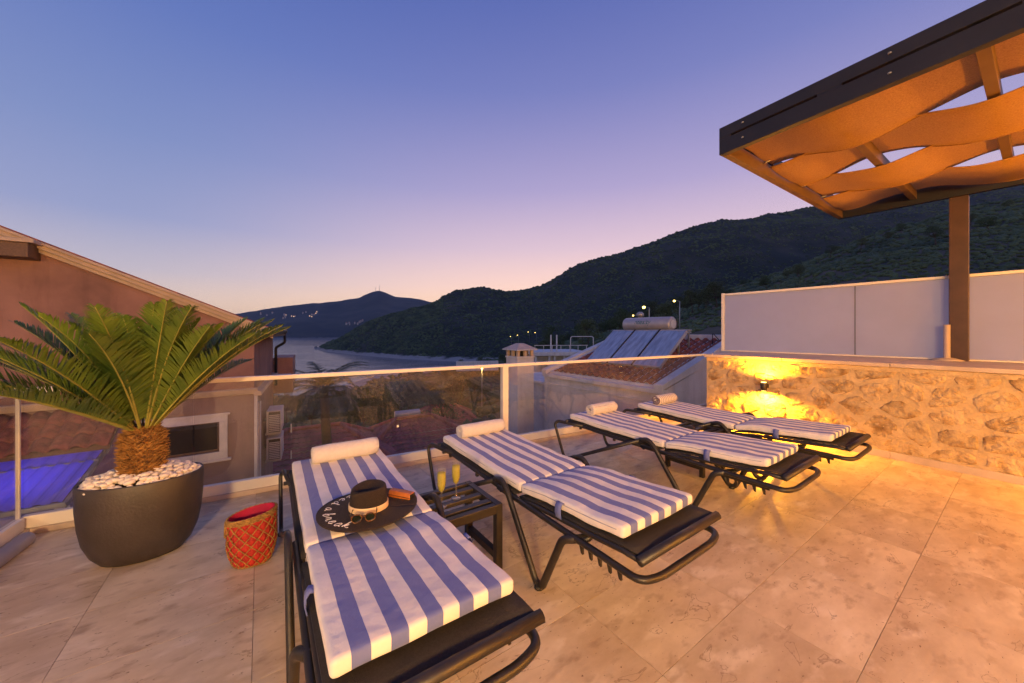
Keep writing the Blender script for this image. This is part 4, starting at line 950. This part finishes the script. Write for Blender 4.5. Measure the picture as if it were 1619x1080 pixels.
# chimney
cp = at(822, 560, 11.3); cp.z = 0; ch = thing('chimney', 'square rendered chimney with hipped cap and open vents', 'chimney', cp, TA)
MB().b2((-.31, -.31, -6), (.31, .31, .60)).build('shaft', M['render'], ch, bevel=.01)
MB().b2((-.33, -.33, .60), (.33, .33, .645)).build('vent_sill', M['white'], ch, bevel=.008)
for sx in (-1, 0, 1):
    for sy in (-1, 0, 1):
        if sx or sy: MB().b2((sx*.26-.045, sy*.26-.045, .645), (sx*.26+.045, sy*.26+.045, .83)).build('vent_pier', M['trim'], ch, bevel=.006)
MB().b2((-.17, -.17, .645), (.17, .17, .80)).build('flue', M['black'], ch)
MB().b2((-.40, -.40, .83), (.40, .40, .86)).build('cap_slab', M['white'], ch, bevel=.006)
MB().add([V(-.40, -.40, .862), V(.40, -.40, .862), V(.40, .40, .862), V(-.40, .40, .862), V(-.09, -.09, 1.04), V(.09, -.09, 1.04), V(.09, .09, 1.04), V(-.09, .09, 1.04)], [(3, 2, 1, 0), (4, 5, 6, 7), (0, 1, 5, 4), (1, 2, 6, 5), (2, 3, 7, 6), (3, 0, 4, 7)]).build('cap', M['coping'], ch, bevel=.006)
# solar water heater: three collectors and a tank on a rack
sw = thing('solar_water_heater', 'solar water heater with three collectors and a horizontal tank on the tile roof', 'solar heater', E0, TA)
pw = .83
sl_ = (1.42-.50)/(2.16-.9)
def SPt(x, y, o=0): nrm = V(-sl_, 0, 1).normalized(); return V(x, y, .50+sl_*(x-.9))+nrm*o
for k in range(3):
    y0, y1 = .52+k*pw+.014, .52+(k+1)*pw-.014
    MB().hexa([SPt(.9, y0, -.05), SPt(2.16, y0, -.05), SPt(2.16, y1, -.05), SPt(.9, y1, -.05), SPt(.9, y0, .03), SPt(2.16, y0, .03), SPt(2.16, y1, .03), SPt(.9, y1, .03)]).build('collector', M['tank'], sw, bevel=.006)
    MB().hexa([SPt(.93, y0+.03, .031), SPt(2.13, y0+.03, .031), SPt(2.13, y1-.03, .031), SPt(.93, y1-.03, .031), SPt(.93, y0+.03, .034), SPt(2.13, y0+.03, .034), SPt(2.13, y1-.03, .034), SPt(.93, y1-.03, .034)]).build('collector_glass', M['collector'], sw)
for k in (1, 2):
    y = .52+k*pw; MB().hexa([SPt(.9, y-.022, .0), SPt(2.18, y-.022, .0), SPt(2.18, y+.022, .0), SPt(.9, y+.022, .0), SPt(.9, y-.022, .042), SPt(2.18, y-.022, .042), SPt(2.18, y+.022, .042), SPt(.9, y+.022, .042)]).build('divider', M['dark'], sw)
MB().tube([V(2.2, .45, 1.44), V(2.2, 3.1, 1.44)], .022, 8).build('header_pipe', M['lampmetal'], sw, True)
for y in (.75, 2.75):
    for x in (2.1, 2.6): MB().beam(V(x, y, roofz(x)), V(x, y, 1.42), .04, .04, up=(1, 0, 0)).build('leg', M['lampmetal'], sw)
    MB().beam(V(2.1, y, 1.38), V(2.7, y, 1.38), .04, .04).build('bearer', M['lampmetal'], sw)
TY0, TY1 = 1.10, 2.72; tk = MB(); prof = [(.03, 0), (.17, .004), (.20, .02), (.215, .05), (.215, 1.57), (.20, 1.60), (.17, 1.616), (.03, 1.62)]
tk.lathe(prof, 32); tank = tk.build('tank', M['tank'], sw, True); tank.location = (2.42, TY0, 1.615); tank.rotation_euler = (R(-90), 0, 0)
MB().lathe([(.12, -.004), (.12, -.001)], 20).build('end_plate', M['white'], tank)
MB().tube([V(.0, .16, -.02), V(.03, .10, -.10), V(.02, -.16, -.1), V(.0, -.22, -.03)], .014, 6).build('hose', M['black'], tank, True)
tx = bpy.data.curves.new('lettering', 'FONT'); tx.body = 'ntesity'; tx.size = .21; tx.extrude = .001; tx.shear = .25; tx.align_x = 'CENTER'; tx.align_y = 'CENTER'
to = bpy.data.objects.new('lettering_tmp', tx); C.objects.link(to); dg = bpy.context.evaluated_depsgraph_get(); lm = bpy.data.meshes.new_from_object(to.evaluated_get(dg)); bpy.data.objects.remove(to)
# wrap the print round the drum: x along the drum, y round it
for v in lm.vertices:
    xx, yy = v.co.x, v.co.y; a = yy/.217+R(20); v.co = V(2.42-.2175*math.cos(a), TY0+.88-xx, 1.615+.2175*math.sin(a))
lm.materials.clear(); lm.materials.append(M['teal']); link('lettering', lm, sw)
# small vent pot above the tank's left end
vp = thing('vent_pot', 'small dark vent pot behind the water tank', 'vent', E0+A*3.2+B*2.75, TA); MB().lathe([(.07, .8), (.07, 1.9), (.12, 1.91), (.12, 2.0), (.05, 2.06)], 14).build('pot', M['lampmetal'], vp, True)

# ------------------------------------------------------------------ roofs below the terrace
def hip_roof(name, label, c, rz, a, b, h, z, ridge, grp, tank_=False):
    t = thing(name, label, 'house', (c.x, c.y, z), rz, grp)
    MB().b2((-a/2+.4, -b/2+.4, -3.0), (a/2-.4, b/2-.4, -.05)).build('wall', M['trim'], t)
    cs_ = [V(-a/2, -b/2, 0), V(a/2, -b/2, 0), V(a/2, b/2, 0), V(-a/2, b/2, 0)]; r0, r1 = V(-ridge/2, 0, h), V(ridge/2, 0, h)
    tl = MB()
    for P in ([cs_[0], cs_[1], r1, r0], [cs_[2], cs_[3], r0, r1], [cs_[1], cs_[2], r1], [cs_[3], cs_[0], r0]):
        e = (P[1]-P[0]); eL = e.length; e.normalize(); cen = sum(P, V(0, 0, 0))/len(P); nn = e.cross((P[2]-P[1])).normalized(); up = nn.cross(e)
        hh = (P[2]-P[0]).dot(up); l0 = 0; tl_ = (P[-1]-P[0]).dot(e); tr_ = eL-(P[2]-P[0]).dot(e)
        n_r = int(hh/.33)
        for r_ in range(n_r+1):
            f0, f1 = r_/(n_r+1), (r_+1)/(n_r+1); xa, xb = tl_*f0, eL-tr_*f0; xa2, xb2 = tl_*f1, eL-tr_*f1; n_c = max(3, int((xb-xa)/.065))
            lo_, hi_ = [], []
            for q in range(n_c+1):
                w_ = q/n_c; bump_ = .03*math.sin((xa+(xb-xa)*w_)/.26*2*math.pi); lo_.append(P[0]+e*(xa+(xb-xa)*w_)+up*(hh*f0)+nn*(.045+bump_)); 
                bump2 = .03*math.sin((xa2+(xb2-xa2)*w_)/.26*2*math.pi); hi_.append(P[0]+e*(xa2+(xb2-xa2)*w_)+up*(hh*f1+.01)+nn*(.005+bump2))
            tl.grid([lo_, hi_])
    rfo = tl.build('roof', M['tile2'], t, True); rfo['kind'] = 'stuff'
    for p, q in ((cs_[0], r0), (cs_[1], r1), (cs_[2], r1), (cs_[3], r0), (r0, r1)): MB().tube([p+V(0, 0, .05), q+V(0, 0, .06)], .10, 8).build('ridge_tiles', M['tile2'], t, True)
    MB().b2((-a/2-.03, -b/2-.03, -.14), (a/2+.03, b/2+.03, -.02)).build('fascia', M['trim'], t)
    if tank_:
        MB().lathe([(.05, 0), (.2, .01), (.22, .05), (.22, 1.4), (.2, 1.45), (.05, 1.46)], 16).build('water_tank', M['tank'], t, True); o = list(t.children)[-1]; o.location = (-1.0, .5, h+.15); o.rotation_euler = (0, R(90), 0)
    return t
p = at(655, 660, 21); hip_roof('tiled_house', 'red tiled hip roof with a white tank below the glass, right of the palm', p, R(30), 8.5, 6.2, 1.75, p.z-1.75, 2.0, 'red hip roofs below the terrace', True)
p = at(498, 668, 17.0); hip_roof('tiled_house', 'red tiled hip roof below the glass behind the tall palm', p, R(30), 7.0, 6.0, 1.5, p.z-1.75, 2.2, 'red hip roofs below the terrace')
p = at(700, 640, 44); hip_roof('tiled_house', 'small red tiled roof farther down the slope among trees', p, R(12), 8, 6, 1.6, p.z-1.6, 3, 'red hip roofs below the terrace')

# ------------------------------------------------------------------ vegetation
def leaf_cloud(mb, c, r, n, size, flat=.8):
    for _ in range(n):
        d = V(*rng.normal(size=3)).normalized(); p = c+V(d.x*r, d.y*r, d.z*r*flat)*(.55+.45*rng.random()**.5)
        a = V(*rng.normal(size=3)).normalized(); b = a.orthogonal().normalized(); s = size*(.6+.8*rng.random()); c2 = a.cross(b)
        mb.add([p+b*s, p+c2*s*.55, p-b*s, p-c2*s*.55], [(0, 1, 2, 3)])
def tree_mesh(seed, h, spread, mat, n=2600, size=.11, clumps=26, tilt=0):
    random.seed(seed); tk = MB(); cr = MB(); th = h*.42; P = [V(0, 0, -.6), V(.08, .04, th*.4), V(.18+tilt, -.05, th)]
    tk.tube(fillet(P, .3, 3), [.16*h/5*(1-.09*i) for i in range(6)][:len(fillet(P, .3, 3))] + [.09]*max(0, len(fillet(P, .3, 3))-6), 7)
    for k in range(clumps):
        a = random.uniform(0, 6.283); e = random.uniform(-.15, 1); rr = spread*random.uniform(.35, 1)*math.sqrt(1-max(0, e)**2*.75)
        c = V(P[2].x+rr*math.cos(a), rr*math.sin(a), th*1.05+(h-th)*(.12+.75*max(0, e))+random.uniform(-.2, .2)*h*.1)
        if k < 9: tk.tube([P[2]-V(0, 0, .1), (P[2]+c)/2+V(0, 0, -.15), c], [.07*h/5, .045*h/5, .015], 5)
        leaf_cloud(cr, c, spread*random.uniform(.24, .42), n//clumps, size)
    return tk.mesh('trunk', M['trunk'], True), cr.mesh('crown', mat)
kinds = [tree_mesh(1, 4.6, 2.1, M['leafA']), tree_mesh(2, 5.4, 2.3, M['leafA']), tree_mesh(3, 6.5, 2.3, M['leafB'], 3000, .10, 30), tree_mesh(4, 5.0, 2.6, M['leafB'], 2800, .12, 28, .5), tree_mesh(5, 2.0, 1.5, M['leafA'], 1500, .09, 16)]
def ground_z(u, y): P = nearprof(u); return float(np.interp(y, [q[0] for q in P], [q[1] for q in P]))
random.seed(21)
ORD = 'first second third fourth fifth sixth seventh eighth ninth tenth eleventh twelfth thirteenth fourteenth fifteenth sixteenth seventeenth eighteenth nineteenth twentieth'.split()
def plant_tree(u, y, k, s, label, grp, name='tree'):
    x = (u-809.5)/F*y; t = thing(name, label, 'tree', (x, y, ground_z(u, y)-.1), random.uniform(0, 6.28), grp); t.scale = (s, s, s*random.uniform(.9, 1.15))
    link('trunk', kinds[k][0], t); link('crown', kinds[k][1], t)
sets = [('dark tree among the scrub right of the water tank', 'trees right of the tank', (1070, 1145), (66, 130), 11, (.8, 1.25)),
        ('dark tree on the slope behind the solar collectors', 'trees behind the collectors', (900, 1060), (70, 150), 16, (.8, 1.2)),
        ('dark tree beside the chimney and the far white terrace', 'trees behind the chimney', (700, 900), (70, 190), 20, (.8, 1.25)),
        ('dark tree on the lower slope seen through the glass', 'trees seen through the glass', (560, 790), (32, 90), 20, (.7, 1.1)),
        ('dark tree by the bay left of the palm', 'trees by the bay', (425, 560), (40, 110), 9, (.7, 1.0)),
        ('dark tree on the hill above the frosted screen', 'trees on the near hill', (1150, 1619), (60, 200), 14, (.7, 1.0))]
for lb, grp, (u0, u1), (y0, y1), n, (s0, s1) in sets:
    for i in range(n): plant_tree(u0+(u1-u0)*(i+random.random())/n, random.uniform(y0, y1), random.choice((0, 1, 2, 3, 0, 1)), random.uniform(s0, s1), lb+', '+('leftmost' if i == 0 else 'rightmost' if i == n-1 else ORD[i]+' from left'), grp)
# scrub covering the hills: far-off mass of maquis
ico_v = []; ph = (1+5**.5)/2
for a, b in ((-1, ph), (1, ph), (-1, -ph), (1, -ph)): ico_v += [(a, b, 0), (0, a, b), (b, 0, a)]
ico_v = np.array(ico_v)/math.hypot(1, ph)
from mathutils.geometry import delaunay_2d_cdt
import bmesh as _bm
bm = _bm.new(); _bm.ops.create_icosphere(bm, subdivisions=1, radius=1); bm.verts.ensure_lookup_table(); ico_v = np.array([v.co[:] for v in bm.verts]); ico_f = np.array([[v.index for v in f.verts] for f in bm.faces]); bm.free()
def scrub(name, label, sheet_name, n, rmin, rmax, i_lo, i_hi, j_lo, j_hi, mat, zmin=-34, sc_by_y=None):
    g = np.array([[p[:] for p in col] for col in SURF[sheet_name]]); I, J = g.shape[:2]
    fi = rng.uniform(i_lo*(I-1), i_hi*(I-1)-1e-3, n); fj = rng.uniform(j_lo*(J-1), j_hi*(J-1)-1e-3, n); i0 = fi.astype(int); j0 = fj.astype(int); a = (fi-i0)[:, None]; b = (fj-j0)[:, None]
    p = g[i0, j0]*(1-a)*(1-b)+g[i0+1, j0]*a*(1-b)+g[i0, j0+1]*(1-a)*b+g[i0+1, j0+1]*a*b
    cl = np.array([noise.noise(Vector((q[0]*.012, q[1]*.012, 8))) for q in p]); keep = (p[:, 2] > zmin) & (cl+rng.uniform(-.5, .5, n) > -.38); p = p[keep]; n = len(p)
    r = rng.uniform(rmin, rmax, n)**1.0
    if sc_by_y: r *= np.clip(p[:, 1]/sc_by_y, .35, 2.2)
    jit = 1+rng.uniform(-.38, .38, (n, len(ico_v), 1)); vv = ico_v[None]*jit; vv = vv*np.stack([r*rng.uniform(.9, 1.4, n), r, r*rng.uniform(.55, .9, n)], 1)[:, None]+p[:, None]+np.array([0, 0, .25])*r[:, None, None]
    ff = ico_f[None]+(np.arange(n)*len(ico_v))[:, None, None]; me = bpy.data.meshes.new(name); vv = vv.reshape(-1, 3); ff = ff.reshape(-1, 3)
    me.vertices.add(len(vv)); me.vertices.foreach_set('co', vv.ravel()); me.loops.add(ff.size); me.loops.foreach_set('vertex_index', ff.ravel()); me.polygons.add(len(ff)); me.polygons.foreach_set('loop_start', np.arange(len(ff))*3); me.polygons.foreach_set('loop_total', np.full(len(ff), 3)); me.update(calc_edges=True)
    me.materials.append(mat); o = link(name, me); tag(o, label, 'shrubs', kind='stuff'); return o
scrub('mountain_scrub', 'dark maquis scrub covering the long mountain and the headland', 'mountain', 36000, 1.0, 2.5, 0, .66, .05, .72, M['shrub'], -35, 700)
scrub('hillside_scrub', 'dark green scrub covering the near hill on the right', 'hillside', 19000, .5, 1.5, .50, .86, .40, .94, M['shrub'], -37, 170)
scrub('slope_scrub', 'low scrub on the slope below the terrace', 'hillside', 6000, .5, 1.5, .30, .56, .25, .88, M['shrub'], -38.5, 80)

# palm below the terrace
pb = at(512, 618, 13.5); gz = -6.0; palm = thing('palm_tree', 'feathery palm rising in front of the bay beyond the glass', 'palm', (pb.x, pb.y, gz), 0)
hz_ = pb.z-gz
P = [V(.25, .1, -.3), V(.12, .05, hz_*.5), V(0, 0, hz_)]; MB().tube(fillet(P, 1, 5), [.17]*7+[.15], 9).build('trunk', M['trunk'], palm, True)
M['palmleaf'] = pm('palm_leaf', (.028, .045, .022), .6, var=.3, vs=3, col2=(.07, .085, .045))
for k in range(22):
    az = k*2.4; e = R(75-70*(k/22)); p = V(0, 0, hz_); ln = random.uniform(1.7, 2.3); n = 14; lf = MB(); Q = []
    for i in range(n+1):
        Q.append(p.copy()); p = p+V(math.cos(az)*math.cos(e), math.sin(az)*math.cos(e), math.sin(e))*(ln/n); e -= R(6.5)
    st = MB().tube(Q, [.02*(1-.8*i/n) for i in range(n+1)], 5).build('frond', M['palmleaf'], palm, True)
    for q in range(44):
        f = .12+.88*q/43; x = f*n; i = min(int(x), n-1); pt = Q[i].lerp(Q[i+1], x-i); d = (Q[i+1]-Q[i]).normalized(); s = d.cross(V(0, 0, 1)).normalized()
        for sg in (-1, 1):
            dr = (s*sg*.8+d*.6+V(0, 0, -.25+random.uniform(-.2, .2))).normalized(); l_ = .42*math.sin(math.pi*min(1, .2+.75*f)); wv = d*.022
            lf.add([pt-wv, pt+wv, pt+dr*l_], [(0, 1, 2)])
    lf.build('leaflets', M['palmleaf'], st)['kind'] = 'stuff'

# ------------------------------------------------------------------ far things: white terrace, lamps, village, masts
fv = at(846, 563, 30); ft_ = thing('white_terrace', 'white flat-roofed house with columns and roof railing behind the chimney', 'house', (fv.x, fv.y, 0), R(6))
zt = fv.z
MB().b2((-.1, 0, zt), (4.6, 5, zt+.32)).build('roof_slab', M['white'], ft_, bevel=.02)
for x in (.1, 1.25, 1.7, 2.5, 4.0): MB().b2((x-.07, .15, zt-2.4), (x+.07, .3, zt)).build('column', M['white'], ft_)
MB().b2((-.1, 2.4, zt-2.6), (4.6, 2.6, zt)).build('back_wall', M['render'], ft_)
for x in np.linspace(0, 4.4, 7): MB().b2((x-.02, .05, zt+.32), (x+.02, .09, zt+.85)).build('baluster', M['white'], ft_)
MB().b2((-.05, .04, zt+.85), (4.5, .1, zt+.90)).build('railing', M['white'], ft_)
for x in (1.45, 1.95): MB().b2((x-.05, .5, zt+.32), (x+.05, .6, zt+1.75)).build('flue_pipe', M['white'], ft_)
MB().tube(fillet([V(3.2, .7, zt+.3), V(3.2, .7, zt+1.6), V(5.2, .7, zt+1.6), V(5.2, .7, zt+.3)], .2, 4), .04, 6).build('pipe_frame', M['white'], ft_, True)
for (u, v, y, sx, lb) in ((1124, 533, 60, 5.0, 'small white house beside the edge of the frosted screen'), (755, 571, 60, 7, 'pale garden wall left of the chimney')):
    p = at(u, v, y); t = thing('cottage', lb, 'house', (p.x, p.y, p.z), R(12)); MB().b2((-sx/2, 0, -6 if sx < 6 else -1.6), (sx/2, 3 if sx < 6 else .4, 0)).build('wall', M['white'], t)
    if sx > 6: continue
    MB().add([V(-sx/2, -.2, .0), V(sx/2, -.2, 0), V(sx/2, 3.2, 0), V(-sx/2, 3.2, 0), V(0, 1.5, .9 if sx < 6 else .1)], [(0, 1, 4), (1, 2, 4), (2, 3, 4), (3, 0, 4), (3, 2, 1, 0)]).build('roof', M['coping'], t)
def street_lamp(u, v, y, label, h=None, r=.22):
    p = at(u, v, y); h = h or 7.0; t = thing('street_lamp', label, 'street lamp', (p.x, p.y, p.z-h), 0, 'street lamps on the hillside road')
    MB().tube([V(.9, 0, -1), V(.9, 0, h*.6), V(.9, 0, h)], [.11, .09, .07], 8).build('pole', M['lampmetal'], t, True)
    MB().tube([V(.9, 0, h-.05), V(.4, 0, h+.06), V(.0, 0, h+.05)], .05, 6).build('arm', M['lampmetal'], t, True)
    MB().lathe([(r*.3, -r*.8), (r*.8, -r*.5), (r, 0), (r*.8, r*.5), (r*.3, r*.8)], 12, 1, 1, c=(0, 0, h)).build('lamp_head', M['bulb2'], t, True)
street_lamp(1018, 486, 60, 'brightest street lamp above the water tank', 6, r=.26); street_lamp(1066, 476, 60, 'street lamp standing right of the water tank', 6, r=.20)
street_lamp(1001, 499, 60, 'low street lamp just left of the brightest one', 4, r=.14)
for u, v, y in ((835, 525, 260), (846, 526, 270), (818, 530, 290), (807, 532, 300), (985, 500, 260)): street_lamp(u, v, y, 'small distant street lamp on the mountain road', 6, r=.26)
kk = 0
for (u, v, n, du, dv) in ((460, 501, 9, 14, 3), (492, 497, 9, 12, 5), (555, 512, 6, 14, 2), (590, 510, 6, 22, 4), (425, 497, 4, 16, 2)):
    for q in range(n):
        uu, vv_ = u+random.uniform(-du, du), v+random.uniform(-dv, dv); P = farprof(uu); best = min(np.linspace(2100, 3250, 120), key=lambda y: abs((HZ-vv_)/F*y+CH-float(np.interp(y, [a[0] for a in P], [a[1] for a in P]))))
        z = float(np.interp(best, [a[0] for a in P], [a[1] for a in P])); s = random.uniform(3, 5.5); lit = u < 520 and random.random() < .4
        t = thing('far_house', 'tiny house of the village scattered over the far mountain', 'house', ((uu-809.5)/F*best, best-12, z+2), random.uniform(-.4, .4), 'village houses on the far mountain')
        MB().b2((-s, -s*.6, -10), (s, s*.6, 6)).build('wall', M['coping'], t); MB().add([V(-s, -s*.6, 6), V(s, -s*.6, 6), V(s, s*.6, 6), V(-s, s*.6, 6), V(-s*.5, 0, 9), V(s*.5, 0, 9)], [(0, 1, 5, 4), (1, 2, 5), (2, 3, 4, 5), (3, 0, 4)]).build('roof', M['tile2'], t)
        if lit:
            for x in (-.5, .4): MB().b2((x*s-1.6, -s*.6-.3, 0), (x*s+1.6, -s*.6-.05, 4)).build('window', M['win'], t)
for u in (600, 594):
    p = at(u, 459, 3290+0); t = thing('radio_mast', 'taller radio mast on the far peak' if u == 600 else 'shorter radio mast on the far peak', 'mast', (p.x, p.y, p.z-6), 0, 'radio masts'); hm = 62 if u == 600 else 40
    MB().tube([V(0, 0, 0), V(0, 0, hm*.7), V(0, 0, hm)], [1.6, 1.1, .6], 6).build('mast', M['lampmetal'], t); MB().lathe([(2.2, hm*.6), (2.2, hm*.66)], 8).build('antenna', M['white'], t)

# ------------------------------------------------------------------ evening haze between the terrace and the far mountain
top = max(p.z for g in SURF.values() for col in g for p in col)+60
hb = MB().b2((-9500, -500, -62), (9500, 9500, top)).build('haze', None); hb['kind'] = 'stuff'; tag(hb, 'thin blue evening haze over the bay', 'haze')
m = bpy.data.materials.new('haze'); m.use_nodes = True; t = m.node_tree; t.nodes.clear(); o = t.nodes.new('ShaderNodeOutputMaterial'); v = t.nodes.new('ShaderNodeVolumePrincipled')
v.inputs['Color'].default_value = (.55, .66, .95, 1); v.inputs['Density'].default_value = .000055; v.inputs['Anisotropy'].default_value = .2; t.links.new(v.outputs[0], o.inputs['Volume']); hb.data.materials.append(m)

for u, v, y, lb, e in ((762, 583, 48, 'small yellow garden lamp among trees just below the handrail', 260),):
    p = at(u, v, y); gz_ = ground_z(u, y); t = thing('garden_lamp', lb, 'garden lamp', (p.x, p.y, gz_), 0, 'garden lamps on the slope'); hh = max(1.0, p.z-gz_)
    MB().tube([V(0, 0, -.3), V(0, 0, hh-.12)], .035, 8).build('post', M['lampmetal'], t, True); MB().lathe([(.05, hh-.12), (.11, hh-.06), (.12, hh+.03), (.05, hh+.11)], 12).build('lamp_head', M['bulb2'], t, True)
    l = bpy.data.lights.new('garden_light', 'POINT'); l.energy = e; l.color = (1, .62, .16); l.shadow_soft_size = .2; lo = link('garden_light', l, t); lo.location = (0, -.3, hh+.1)
